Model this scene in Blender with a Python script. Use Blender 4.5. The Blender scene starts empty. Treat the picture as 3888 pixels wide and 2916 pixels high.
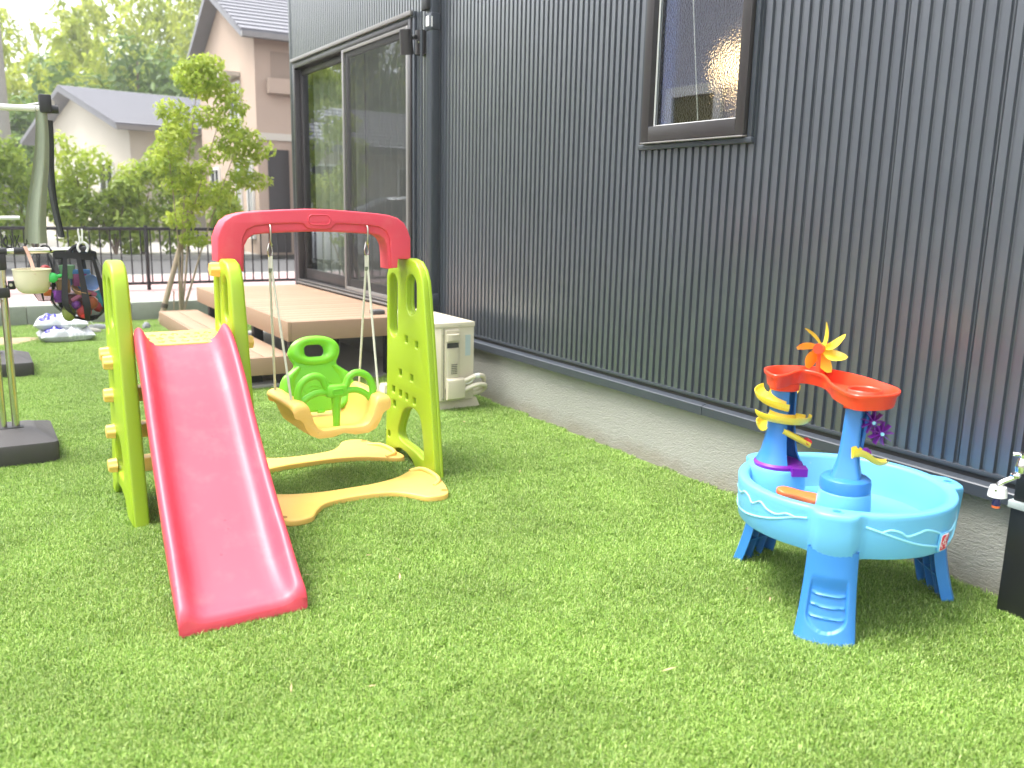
import bpy, bmesh, math, random
from mathutils import Vector, Matrix
R = math.radians
rnd = random.Random(11)
scene = bpy.context.scene
COL = scene.collection

# ------------------------------------------------------------------ camera
yaw, pitch, roll = R(32.16), R(11.47), R(1.277)
fw = Vector((math.sin(yaw)*math.cos(pitch), math.cos(yaw)*math.cos(pitch), -math.sin(pitch)))
ri = Vector((math.cos(yaw), -math.sin(yaw), 0)); up = ri.cross(fw)
r2 = ri*math.cos(roll) + up*math.sin(roll); u2 = -ri*math.sin(roll) + up*math.cos(roll)
cam_d = bpy.data.cameras.new('camera'); cam = bpy.data.objects.new('camera', cam_d); COL.objects.link(cam)
cam.matrix_world = Matrix(((r2.x, u2.x, -fw.x, 0), (r2.y, u2.y, -fw.y, 0), (r2.z, u2.z, -fw.z, 1.35), (0, 0, 0, 1)))
cam_d.sensor_width = 36; cam_d.lens = 3287/3888*36; cam_d.clip_start = 0.05; cam_d.clip_end = 2000
cam_d.dof.use_dof = True; cam_d.dof.focus_distance = 3.9; cam_d.dof.aperture_fstop = (cam_d.lens/1000)/0.0115
scene.camera = cam

# ------------------------------------------------------------------ sky, sun, exposure
SUN_EL, SUN_AZ = R(66), R(-62)          # azimuth from +y towards +x
world = bpy.data.worlds.new('World'); scene.world = world; world.use_nodes = True
wn = world.node_tree; wn.nodes.clear()
sky = wn.nodes.new('ShaderNodeTexSky'); sky.sky_type = 'NISHITA'; sky.sun_disc = False
sky.sun_elevation = SUN_EL; sky.sun_rotation = SUN_AZ; sky.air_density = 1.0; sky.dust_density = 3.0; sky.ozone_density = 1.0
hs = wn.nodes.new('ShaderNodeHueSaturation'); hs.inputs['Saturation'].default_value = 0.22
bg = wn.nodes.new('ShaderNodeBackground'); bg.inputs['Strength'].default_value = 0.15
wo = wn.nodes.new('ShaderNodeOutputWorld')
wn.links.new(sky.outputs[0], hs.inputs['Color']); wn.links.new(hs.outputs[0], bg.inputs['Color']); wn.links.new(bg.outputs[0], wo.inputs[0])
sun_d = bpy.data.lights.new('sun', 'SUN'); sun_d.energy = 1.0; sun_d.angle = R(24); sun_d.color = (1.0, 0.965, 0.91)
sun = bpy.data.objects.new('sun', sun_d); COL.objects.link(sun)
sd = Vector((math.sin(SUN_AZ)*math.cos(SUN_EL), math.cos(SUN_AZ)*math.cos(SUN_EL), math.sin(SUN_EL)))
sun.location = sd*30; sun.rotation_euler = sd.to_track_quat('Z', 'Y').to_euler()
vs = scene.view_settings; vs.view_transform = 'Standard'; vs.look = 'None'; vs.gamma = 1.0; vs.use_curve_mapping = False
vs.exposure = 2.1

# ------------------------------------------------------------------ materials
MATS = {}
def mat(name, col, rough=0.5, var=0.0, vscale=8.0, bump=0.0, bscale=60.0, metal=0.0, spec=0.5, coat=0.0, dirt=None, dscale=3.0, damt=0.35, sss=0.0):
    """plain Principled with a noise colour variation, optional second colour in patches and fine relief"""
    m = bpy.data.materials.new(name); m.use_nodes = True; MATS[name] = m
    nt = m.node_tree; b = nt.nodes['Principled BSDF']; L = nt.links.new
    b.inputs['Roughness'].default_value = rough; b.inputs['Metallic'].default_value = metal
    b.inputs['Specular IOR Level'].default_value = spec; b.inputs['Coat Weight'].default_value = coat
    if sss: 
        b.inputs['Subsurface Weight'].default_value = sss; b.inputs['Subsurface Radius'].default_value = (0.02, 0.01, 0.006)
        b.inputs['Subsurface Scale'].default_value = 0.3
    c4 = (*col, 1)
    b.inputs['Base Color'].default_value = c4
    tc = nt.nodes.new('ShaderNodeTexCoord')
    cur = None
    if var > 0:
        n = nt.nodes.new('ShaderNodeTexNoise'); n.inputs['Scale'].default_value = vscale; n.inputs['Detail'].default_value = 6; n.inputs['Roughness'].default_value = 0.6
        L(tc.outputs['Object'], n.inputs['Vector'])
        mx = nt.nodes.new('ShaderNodeMix'); mx.data_type = 'RGBA'
        mx.inputs['A'].default_value = (*[max(0, c*(1-var)) for c in col], 1); mx.inputs['B'].default_value = (*[min(1, c*(1+var)) for c in col], 1)
        L(n.outputs['Fac'], mx.inputs['Factor']); cur = mx.outputs['Result']
        rr = nt.nodes.new('ShaderNodeMapRange'); rr.inputs['To Min'].default_value = max(0.02, rough-0.10); rr.inputs['To Max'].default_value = min(1, rough+0.10)
        L(n.outputs['Fac'], rr.inputs['Value']); L(rr.outputs[0], b.inputs['Roughness'])
    if dirt:
        n2 = nt.nodes.new('ShaderNodeTexNoise'); n2.inputs['Scale'].default_value = dscale; n2.inputs['Detail'].default_value = 8; n2.inputs['Roughness'].default_value = 0.7
        L(tc.outputs['Object'], n2.inputs['Vector'])
        rp = nt.nodes.new('ShaderNodeMapRange'); rp.inputs['From Min'].default_value = 0.52; rp.inputs['From Max'].default_value = 0.75; rp.inputs['To Max'].default_value = damt
        L(n2.outputs['Fac'], rp.inputs['Value'])
        mx2 = nt.nodes.new('ShaderNodeMix'); mx2.data_type = 'RGBA'; mx2.inputs['A'].default_value = c4; mx2.inputs['B'].default_value = (*dirt, 1)
        if cur: L(cur, mx2.inputs['A'])
        L(rp.outputs[0], mx2.inputs['Factor']); cur = mx2.outputs['Result']
    if cur: L(cur, b.inputs['Base Color'])
    if bump > 0:
        n3 = nt.nodes.new('ShaderNodeTexNoise'); n3.inputs['Scale'].default_value = bscale; n3.inputs['Detail'].default_value = 5
        L(tc.outputs['Object'], n3.inputs['Vector'])
        bp = nt.nodes.new('ShaderNodeBump'); bp.inputs['Strength'].default_value = bump; bp.inputs['Distance'].default_value = 0.01
        L(n3.outputs['Fac'], bp.inputs['Height']); L(bp.outputs[0], b.inputs['Normal'])
    return m

clad_fix = lambda m: [setattr(m.node_tree.nodes['Principled BSDF'].inputs['Coat IOR'], 'default_value', 2.0), setattr(m.node_tree.nodes['Principled BSDF'].inputs['Coat Roughness'], 'default_value', 0.30)]
def specks(m, col, scale=9.0, size=0.10, keep=0.80):
    nt = m.node_tree; L = nt.links.new; b = nt.nodes['Principled BSDF']; src = b.inputs['Base Color'].links[0].from_socket
    tc = nt.nodes.new('ShaderNodeTexCoord'); v = nt.nodes.new('ShaderNodeTexVoronoi'); v.inputs['Scale'].default_value = scale; L(tc.outputs['Object'], v.inputs['Vector'])
    nz = nt.nodes.new('ShaderNodeTexNoise'); nz.inputs['Scale'].default_value = 40; L(tc.outputs['Object'], nz.inputs['Vector'])
    ad = nt.nodes.new('ShaderNodeMath'); ad.operation = 'MULTIPLY_ADD'; ad.inputs[1].default_value = 0.10; L(nz.outputs['Fac'], ad.inputs[0]); L(v.outputs['Distance'], ad.inputs[2])
    lt = nt.nodes.new('ShaderNodeMath'); lt.operation = 'LESS_THAN'; lt.inputs[1].default_value = size+0.05; L(ad.outputs[0], lt.inputs[0])
    sp_ = nt.nodes.new('ShaderNodeSeparateColor'); L(v.outputs['Color'], sp_.inputs[0]); gt = nt.nodes.new('ShaderNodeMath'); gt.operation = 'GREATER_THAN'; gt.inputs[1].default_value = keep; L(sp_.outputs[0], gt.inputs[0])
    mu = nt.nodes.new('ShaderNodeMath'); mu.operation = 'MULTIPLY'; L(lt.outputs[0], mu.inputs[0]); L(gt.outputs[0], mu.inputs[1]); m2 = nt.nodes.new('ShaderNodeMath'); m2.operation = 'MULTIPLY'; m2.inputs[1].default_value = 0.45; L(mu.outputs[0], m2.inputs[0])
    mx = nt.nodes.new('ShaderNodeMix'); mx.data_type = 'RGBA'; mx.inputs['B'].default_value = (*col, 1); L(src, mx.inputs['A']); L(m2.outputs[0], mx.inputs['Factor']); L(mx.outputs['Result'], b.inputs['Base Color'])
red = mat('red plastic', (0.77, 0.070, 0.110), 0.46, 0.06, 5, 0.02, 180, dirt=(0.80, 0.25, 0.25), dscale=9, damt=0.22)
lime = mat('lime plastic', (0.33, 0.48, 0.020), 0.42, 0.06, 5, 0.03, 150)
leafgreen = mat('bright green plastic', (0.19, 0.62, 0.03), 0.42, 0.05, 6, 0.02, 160)
yellow = mat('yellow plastic', (0.85, 0.53, 0.13), 0.44, 0.06, 6, 0.03, 150, dirt=(0.75, 0.52, 0.2), dscale=12, damt=0.25)
lemon = mat('lemon plastic', (0.88, 0.66, 0.05), 0.32, 0.04, 8)
skyblue = mat('light blue plastic', (0.14, 0.46, 0.76), 0.36, 0.04, 5, 0.02, 160)
paleblue = mat('paler blue ridge', (0.30, 0.70, 0.90), 0.34, 0.03, 8)
midblue = mat('mid blue plastic', (0.035, 0.20, 0.54), 0.36, 0.05, 6, 0.02, 160)
orange = mat('orange red plastic', (0.80, 0.060, 0.022), 0.33, 0.05, 7)
specks(red, (0.45, 0.03, 0.06), 22, 0.12, 0.86); specks(lime, (0.25, 0.30, 0.05), 20, 0.08, 0.9); specks(skyblue, (0.30, 0.55, 0.65), 24, 0.09, 0.9); specks(yellow, (0.5, 0.3, 0.08), 24, 0.08, 0.9)
tanger = mat('orange plastic', (0.90, 0.17, 0.04), 0.35, 0.05, 7)
purple = mat('purple plastic', (0.19, 0.012, 0.34), 0.34, 0.05, 7)
rope_m = mat('white rope', (0.74, 0.72, 0.60), 0.8, 0.12, 60, 0.5, 900)
steel = mat('stainless steel', (0.62, 0.60, 0.56), 0.20, 0.05, 20, metal=1.0)
chrome = mat('chrome', (0.80, 0.80, 0.80), 0.08, metal=1.0)
zinc = mat('zinc plated steel', (0.60, 0.58, 0.50), 0.3, metal=1.0)
blackpl = mat('black plastic', (0.022, 0.022, 0.024), 0.5, 0.2, 30, 0.06, 200)
basepl = mat('grey black resin', (0.055, 0.050, 0.050), 0.55, 0.15, 20, 0.10, 220)
whitepl = mat('white plastic', (0.78, 0.78, 0.76), 0.4, 0.04, 20)
cream = mat('cream resin', (0.72, 0.66, 0.47), 0.5, 0.05, 12, 0.03, 120)
strap_m = mat('tan strap', (0.55, 0.33, 0.24), 0.7, 0.15, 60)
blackcloth = mat('black webbing', (0.018, 0.018, 0.020), 0.85, 0.25, 40, 0.2, 500)
olive = mat('grey green cloth', (0.27, 0.30, 0.22), 0.9, 0.12, 14, 0.3, 120)
darkcloth = mat('dark grey cloth', (0.05, 0.055, 0.055), 0.9, 0.15, 14, 0.3, 120)
clad = mat('blue grey steel cladding', (0.033, 0.042, 0.055), 0.38, 0.10, 2.5, 0.0, 300, spec=0.9, coat=1.0, dirt=(0.06, 0.07, 0.08), dscale=5, damt=0.2)
clad_fix(clad)
trim = mat('dark trim steel', (0.042, 0.050, 0.062), 0.32, 0.12, 6, spec=0.6)
frame_m = mat('bronze window frame', (0.036, 0.032, 0.033), 0.38, 0.10, 8, spec=0.5)
frame_l = mat('grey frame edge', (0.20, 0.19, 0.185), 0.38, 0.10, 8, spec=0.5)
acm = mat('ivory enamel', (0.60, 0.545, 0.415), 0.42, 0.04, 6, dirt=(0.55, 0.50, 0.38), dscale=9, damt=0.25)
acd = mat('shadow slot', (0.05, 0.05, 0.045), 0.7)
foam = mat('ivory pipe foam', (0.70, 0.64, 0.52), 0.75, 0.08, 30, 0.2, 90)
darkint = mat('dark room', (0.10, 0.10, 0.105), 0.9)
blockm = mat('concrete block', (0.30, 0.32, 0.28), 0.9, 0.16, 9, 0.5, 120, dirt=(0.18, 0.20, 0.16), dscale=4, damt=0.5)
stone = mat('grey concrete', (0.33, 0.32, 0.29), 0.9, 0.15, 12, 0.4, 150)
pavem = mat('pink paving', (0.40, 0.27, 0.26), 0.9, 0.14, 6, 0.3, 60)
roadm = mat('asphalt', (0.085, 0.085, 0.085), 0.9, 0.25, 30, 0.5, 200)
earth = mat('earth', (0.12, 0.105, 0.07), 0.95, 0.3, 3, 0.5, 20)
tanwall = mat('beige siding', (0.42, 0.32, 0.25), 0.85, 0.06, 3, 0.2, 40)
whitewall = mat('cream house wall', (0.52, 0.48, 0.41), 0.85, 0.05, 2)
greywall = mat('lilac grey siding', (0.46, 0.46, 0.54), 0.8, 0.08, 3)
rooftile = mat('grey roof tile', (0.17, 0.17, 0.19), 0.6, 0.15, 6)
bark = mat('bark', (0.16, 0.115, 0.08), 0.9, 0.3, 20, 0.6, 60)
stakem = mat('weathered wood', (0.34, 0.27, 0.19), 0.9, 0.25, 25, 0.4, 80)
carwhite = mat('white car paint', (0.78, 0.78, 0.78), 0.15, coat=1.0)
tyre = mat('tyre rubber', (0.02, 0.02, 0.02), 0.8)
darkglass = mat('dark car glass', (0.015, 0.018, 0.02), 0.05)
pink = mat('pink plastic', (0.70, 0.18, 0.35), 0.4, 0.05, 9)
ballred = mat('red ball plastic', (0.70, 0.05, 0.06), 0.3)
ballorange = mat('dark orange plastic', (0.65, 0.16, 0.04), 0.3)
ballpurple = mat('violet plastic', (0.30, 0.06, 0.50), 0.3)
toyblue = mat('toy blue', (0.08, 0.32, 0.72), 0.35)
toygreen = mat('toy green', (0.06, 0.55, 0.12), 0.35)
toytan = mat('toy ochre', (0.62, 0.36, 0.12), 0.4)
toyaqua = mat('toy aqua', (0.08, 0.48, 0.62), 0.4)
stickred = mat('red print', (0.62, 0.012, 0.05), 0.35)
stickwhite = mat('white print', (0.85, 0.80, 0.80), 0.35)
rubblemat = mat('dark grey brush', (0.09, 0.09, 0.09), 0.7, 0.2, 60)

def deckmat():
    m = mat('wood plastic decking', (0.34, 0.225, 0.150), 0.62, 0.07, 3, spec=0.35)
    nt = m.node_tree; L = nt.links.new; b = nt.nodes['Principled BSDF']
    tc = nt.nodes.new('ShaderNodeTexCoord'); oi = nt.nodes.new('ShaderNodeObjectInfo')
    mp = nt.nodes.new('ShaderNodeMapping'); mp.inputs['Scale'].default_value = (6, 260, 260)
    n = nt.nodes.new('ShaderNodeTexNoise'); n.inputs['Scale'].default_value = 1; n.inputs['Detail'].default_value = 3
    L(tc.outputs['Object'], mp.inputs['Vector']); L(mp.outputs[0], n.inputs['Vector'])
    bp = nt.nodes.new('ShaderNodeBump'); bp.inputs['Strength'].default_value = 0.25; bp.inputs['Distance'].default_value = 0.002
    L(n.outputs['Fac'], bp.inputs['Height']); L(bp.outputs[0], b.inputs['Normal'])
    src = b.inputs['Base Color'].links[0].from_socket
    hv = nt.nodes.new('ShaderNodeHueSaturation'); mr = nt.nodes.new('ShaderNodeMapRange'); mr.inputs['To Min'].default_value = 0.93; mr.inputs['To Max'].default_value = 1.07
    L(oi.outputs['Random'], mr.inputs['Value']); L(mr.outputs[0], hv.inputs['Value']); L(src, hv.inputs['Color']); L(hv.outputs[0], b.inputs['Base Color'])
    return m
deck_m = deckmat()

def foundmat():
    """rendered concrete plinth: stippled relief, pale lime wash and a soil splash line along the foot"""
    m = mat('stippled concrete render', (0.315, 0.315, 0.28), 0.9, 0.07, 3)
    nt = m.node_tree; L = nt.links.new; b = nt.nodes['Principled BSDF']; src = b.inputs['Base Color'].links[0].from_socket
    tc = nt.nodes.new('ShaderNodeTexCoord')
    n = nt.nodes.new('ShaderNodeTexNoise'); n.inputs['Scale'].default_value = 85; n.inputs['Detail'].default_value = 4; n.inputs['Distortion'].default_value = 0.8
    mp = nt.nodes.new('ShaderNodeMapping'); mp.inputs['Scale'].default_value = (1, 0.6, 1.5); L(tc.outputs['Object'], mp.inputs['Vector']); L(mp.outputs[0], n.inputs['Vector'])
    bp = nt.nodes.new('ShaderNodeBump'); bp.inputs['Strength'].default_value = 0.9; bp.inputs['Distance'].default_value = 0.006
    L(n.outputs['Fac'], bp.inputs['Height']); L(bp.outputs[0], b.inputs['Normal'])
    g = nt.nodes.new('ShaderNodeNewGeometry'); sx = nt.nodes.new('ShaderNodeSeparateXYZ'); L(g.outputs['Position'], sx.inputs[0])
    n2 = nt.nodes.new('ShaderNodeTexNoise'); n2.inputs['Scale'].default_value = 7; n2.inputs['Detail'].default_value = 7; L(g.outputs['Position'], n2.inputs['Vector'])
    ma = nt.nodes.new('ShaderNodeMath'); ma.operation = 'MULTIPLY_ADD'; ma.inputs[1].default_value = -0.16; L(n2.outputs['Fac'], ma.inputs[0]); L(sx.outputs['Z'], ma.inputs[2])
    mr = nt.nodes.new('ShaderNodeMapRange'); mr.inputs['From Min'].default_value = 0.03; mr.inputs['From Max'].default_value = -0.06; mr.inputs['To Max'].default_value = 0.5; L(ma.outputs[0], mr.inputs['Value'])
    mx = nt.nodes.new('ShaderNodeMix'); mx.data_type = 'RGBA'; mx.inputs['B'].default_value = (0.20, 0.165, 0.115, 1)
    L(src, mx.inputs['A']); L(mr.outputs[0], mx.inputs['Factor']); L(mx.outputs['Result'], b.inputs['Base Color'])
    return m
found_m = foundmat()

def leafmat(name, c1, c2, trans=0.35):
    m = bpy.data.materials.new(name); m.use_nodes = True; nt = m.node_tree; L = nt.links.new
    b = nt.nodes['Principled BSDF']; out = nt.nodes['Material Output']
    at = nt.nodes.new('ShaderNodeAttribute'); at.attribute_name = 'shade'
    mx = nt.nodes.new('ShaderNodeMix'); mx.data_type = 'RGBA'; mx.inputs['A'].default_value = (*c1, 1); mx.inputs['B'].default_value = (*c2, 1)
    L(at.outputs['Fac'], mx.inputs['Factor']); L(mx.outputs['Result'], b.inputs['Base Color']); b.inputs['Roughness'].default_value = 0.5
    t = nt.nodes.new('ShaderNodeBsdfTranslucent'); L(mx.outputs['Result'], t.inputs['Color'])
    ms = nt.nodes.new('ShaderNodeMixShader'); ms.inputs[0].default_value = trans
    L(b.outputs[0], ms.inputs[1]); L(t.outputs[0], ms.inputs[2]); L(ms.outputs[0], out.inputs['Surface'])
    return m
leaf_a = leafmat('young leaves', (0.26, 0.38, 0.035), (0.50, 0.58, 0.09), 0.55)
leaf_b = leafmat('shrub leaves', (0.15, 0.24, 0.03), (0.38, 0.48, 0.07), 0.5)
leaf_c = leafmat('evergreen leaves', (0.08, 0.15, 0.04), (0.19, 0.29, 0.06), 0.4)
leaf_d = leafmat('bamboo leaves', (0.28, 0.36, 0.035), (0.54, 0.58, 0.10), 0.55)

def turfmat():
    m = bpy.data.materials.new('artificial turf fibre'); m.use_nodes = True; nt = m.node_tree; L = nt.links.new
    b = nt.nodes['Principled BSDF']; out = nt.nodes['Material Output']
    at = nt.nodes.new('ShaderNodeAttribute'); at.attribute_name = 'shade'
    oi = nt.nodes.new('ShaderNodeObjectInfo'); g = nt.nodes.new('ShaderNodeNewGeometry')
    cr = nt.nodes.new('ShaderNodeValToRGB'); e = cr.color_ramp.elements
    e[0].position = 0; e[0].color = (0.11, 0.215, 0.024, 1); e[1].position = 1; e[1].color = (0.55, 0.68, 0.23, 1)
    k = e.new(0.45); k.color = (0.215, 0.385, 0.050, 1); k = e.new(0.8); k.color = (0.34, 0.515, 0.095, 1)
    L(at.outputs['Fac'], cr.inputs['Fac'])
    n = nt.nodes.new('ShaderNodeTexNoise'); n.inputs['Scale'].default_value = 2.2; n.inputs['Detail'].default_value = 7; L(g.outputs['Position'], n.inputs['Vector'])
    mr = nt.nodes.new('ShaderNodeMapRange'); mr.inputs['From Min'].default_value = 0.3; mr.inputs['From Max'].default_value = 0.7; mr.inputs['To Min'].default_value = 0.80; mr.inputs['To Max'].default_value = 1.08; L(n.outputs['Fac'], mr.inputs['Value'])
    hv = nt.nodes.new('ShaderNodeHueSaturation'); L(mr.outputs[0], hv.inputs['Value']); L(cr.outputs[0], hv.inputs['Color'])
    L(hv.outputs[0], b.inputs['Base Color']); b.inputs['Roughness'].default_value = 0.42; b.inputs['Specular IOR Level'].default_value = 0.5
    t = nt.nodes.new('ShaderNodeBsdfTranslucent'); L(hv.outputs[0], t.inputs['Color'])
    ms = nt.nodes.new('ShaderNodeMixShader'); ms.inputs[0].default_value = 0.25
    L(b.outputs[0], ms.inputs[1]); L(t.outputs[0], ms.inputs[2]); L(ms.outputs[0], out.inputs['Surface'])
    return m
turf_m = turfmat()
turfbase = mat('turf backing', (0.13, 0.20, 0.04), 0.95, 0.3, 12, 0.4, 200)

def glassmat(name, tint=(0.9, 0.93, 0.92), ior=1.9):
    m = bpy.data.materials.new(name); m.use_nodes = True; nt = m.node_tree; nt.nodes.clear(); L = nt.links.new
    out = nt.nodes.new('ShaderNodeOutputMaterial'); tr = nt.nodes.new('ShaderNodeBsdfTransparent'); tr.inputs[0].default_value = (*tint, 1)
    gl = nt.nodes.new('ShaderNodeBsdfGlossy'); gl.inputs['Roughness'].default_value = 0.0; gl.inputs['Color'].default_value = (0.92, 0.96, 1.0, 1)
    fr = nt.nodes.new('ShaderNodeFresnel'); fr.inputs['IOR'].default_value = ior
    gb = nt.nodes.new('ShaderNodeNewGeometry'); k1 = nt.nodes.new('ShaderNodeMath'); k1.operation = 'SUBTRACT'; k1.inputs[0].default_value = 1.0; L(gb.outputs['Backfacing'], k1.inputs[1]); k2 = nt.nodes.new('ShaderNodeMath'); k2.operation = 'MULTIPLY'; L(fr.outputs[0], k2.inputs[0]); L(k1.outputs[0], k2.inputs[1])
    ms = nt.nodes.new('ShaderNodeMixShader'); L(k2.outputs[0], ms.inputs[0]); L(tr.outputs[0], ms.inputs[1]); L(gl.outputs[0], ms.inputs[2]); L(ms.outputs[0], out.inputs[0])
    return m
glass = glassmat('door glass', (0.84, 0.87, 0.84), 2.7)
glass2 = glassmat('window glass', (0.85, 0.88, 0.9), 3.4)

def frostmat():
    m = bpy.data.materials.new('patterned glass'); m.use_nodes = True; nt = m.node_tree; nt.nodes.clear(); L = nt.links.new
    out = nt.nodes.new('ShaderNodeOutputMaterial'); rf = nt.nodes.new('ShaderNodeBsdfRefraction'); rf.inputs['Color'].default_value = (0.75, 0.80, 0.9, 1); rf.inputs['Roughness'].default_value = 0.30; rf.inputs['IOR'].default_value = 1.12
    tc = nt.nodes.new('ShaderNodeTexCoord'); n = nt.nodes.new('ShaderNodeTexNoise'); n.inputs['Scale'].default_value = 95; n.inputs['Detail'].default_value = 2; L(tc.outputs['Object'], n.inputs['Vector'])
    bp = nt.nodes.new('ShaderNodeBump'); bp.inputs['Strength'].default_value = 1.0; bp.inputs['Distance'].default_value = 0.02; L(n.outputs['Fac'], bp.inputs['Height']); L(bp.outputs[0], rf.inputs['Normal']); L(rf.outputs[0], out.inputs[0])
    return m
frost = frostmat()

def meshmat(name, col, amt):
    m = bpy.data.materials.new(name); m.use_nodes = True; nt = m.node_tree; L = nt.links.new
    b = nt.nodes['Principled BSDF']; b.inputs['Base Color'].default_value = (*col, 1); b.inputs['Roughness'].default_value = 0.8; out = nt.nodes['Material Output']
    tr = nt.nodes.new('ShaderNodeBsdfTransparent'); ms = nt.nodes.new('ShaderNodeMixShader'); ms.inputs[0].default_value = amt
    L(tr.outputs[0], ms.inputs[1]); L(b.outputs[0], ms.inputs[2]); L(ms.outputs[0], out.inputs['Surface'])
    return m
netting = meshmat('black netting', (0.02, 0.02, 0.02), 0.38)
flyscreen = meshmat('insect screen', (0.05, 0.05, 0.05), 0.22)
lace = meshmat('sheer curtain', (0.50, 0.50, 0.46), 0.65)

def emit(name, col, s):
    m = bpy.data.materials.new(name); m.use_nodes = True; b = m.node_tree.nodes['Principled BSDF']
    b.inputs['Emission Color'].default_value = (*col, 1); b.inputs['Emission Strength'].default_value = s; b.inputs['Base Color'].default_value = (*col, 1)
    return m
lampglow = emit('warm lamp', (1.0, 0.60, 0.24), 3.4)

def bagmat():
    """clear-grey sack film with blue and white print"""
    m = mat('printed sack film', (0.50, 0.52, 0.55), 0.25, 0.35, 9, 0.8, 16)
    nt = m.node_tree; L = nt.links.new; b = nt.nodes['Principled BSDF']; src = b.inputs['Base Color'].links[0].from_socket
    tc = nt.nodes.new('ShaderNodeTexCoord'); sx = nt.nodes.new('ShaderNodeSeparateXYZ'); L(tc.outputs['Object'], sx.inputs[0])
    def band(sock, lo, hi):
        a = nt.nodes.new('ShaderNodeMath'); a.operation = 'GREATER_THAN'; a.inputs[1].default_value = lo; L(sock, a.inputs[0])
        c = nt.nodes.new('ShaderNodeMath'); c.operation = 'LESS_THAN'; c.inputs[1].default_value = hi; L(sock, c.inputs[0])
        d = nt.nodes.new('ShaderNodeMath'); d.operation = 'MULTIPLY'; L(a.outputs[0], d.inputs[0]); L(c.outputs[0], d.inputs[1]); return d.outputs[0]
    def mul(a, b_):
        d = nt.nodes.new('ShaderNodeMath'); d.operation = 'MULTIPLY'; L(a, d.inputs[0]); L(b_, d.inputs[1]); return d.outputs[0]
    def put(fac, col, src):
        mx = nt.nodes.new('ShaderNodeMix'); mx.data_type = 'RGBA'; mx.inputs['B'].default_value = (*col, 1); L(src, mx.inputs['A']); L(fac, mx.inputs['Factor']); return mx.outputs['Result']
    wv = nt.nodes.new('ShaderNodeTexBrick'); wv.inputs['Scale'].default_value = 14; wv.inputs['Mortar Size'].default_value = 0.035; L(tc.outputs['Object'], wv.inputs['Vector'])
    wv.inputs['Color1'].default_value = (0, 0, 0, 1); wv.inputs['Color2'].default_value = (0, 0, 0, 1); wv.inputs['Mortar'].default_value = (1, 1, 1, 1)
    src = put(mul(band(sx.outputs['X'], 0.0, 0.15), wv.outputs['Color']), (0.75, 0.76, 0.78), src)
    src = put(mul(band(sx.outputs['X'], -0.19, -0.04), band(sx.outputs['Y'], -0.13, 0.0)), (0.045, 0.035, 0.42), src)
    src = put(mul(band(sx.outputs['X'], 0.16, 0.19), band(sx.outputs['Y'], -0.09, 0.02)), (0.09, 0.06, 0.45), src)
    L(src, b.inputs['Base Color'])
    return m
bag_m = bagmat()

def acpaper():
    m = mat('rating label', (0.36, 0.44, 0.44), 0.5); nt = m.node_tree; L = nt.links.new; b = nt.nodes['Principled BSDF']
    tc = nt.nodes.new('ShaderNodeTexCoord'); br = nt.nodes.new('ShaderNodeTexBrick'); br.inputs['Scale'].default_value = 60; br.inputs['Mortar Size'].default_value = 0.25
    mp = nt.nodes.new('ShaderNodeMapping'); mp.inputs['Rotation'].default_value = (R(90), 0, 0); L(tc.outputs['Object'], mp.inputs['Vector']); L(mp.outputs[0], br.inputs['Vector'])
    br.inputs['Color1'].default_value = (0.16, 0.20, 0.22, 1); br.inputs['Color2'].default_value = (0.30, 0.36, 0.37, 1); br.inputs['Mortar'].default_value = (0.42, 0.50, 0.50, 1)
    L(br.outputs[0], b.inputs['Base Color']); return m
paper_m = acpaper()
paperblue = mat('pale blue label', (0.62, 0.68, 0.80), 0.5); inkblue = mat('blue ink', (0.03, 0.06, 0.35), 0.5); brass = mat('brass screw', (0.5, 0.45, 0.35), 0.3, metal=1)

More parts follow.
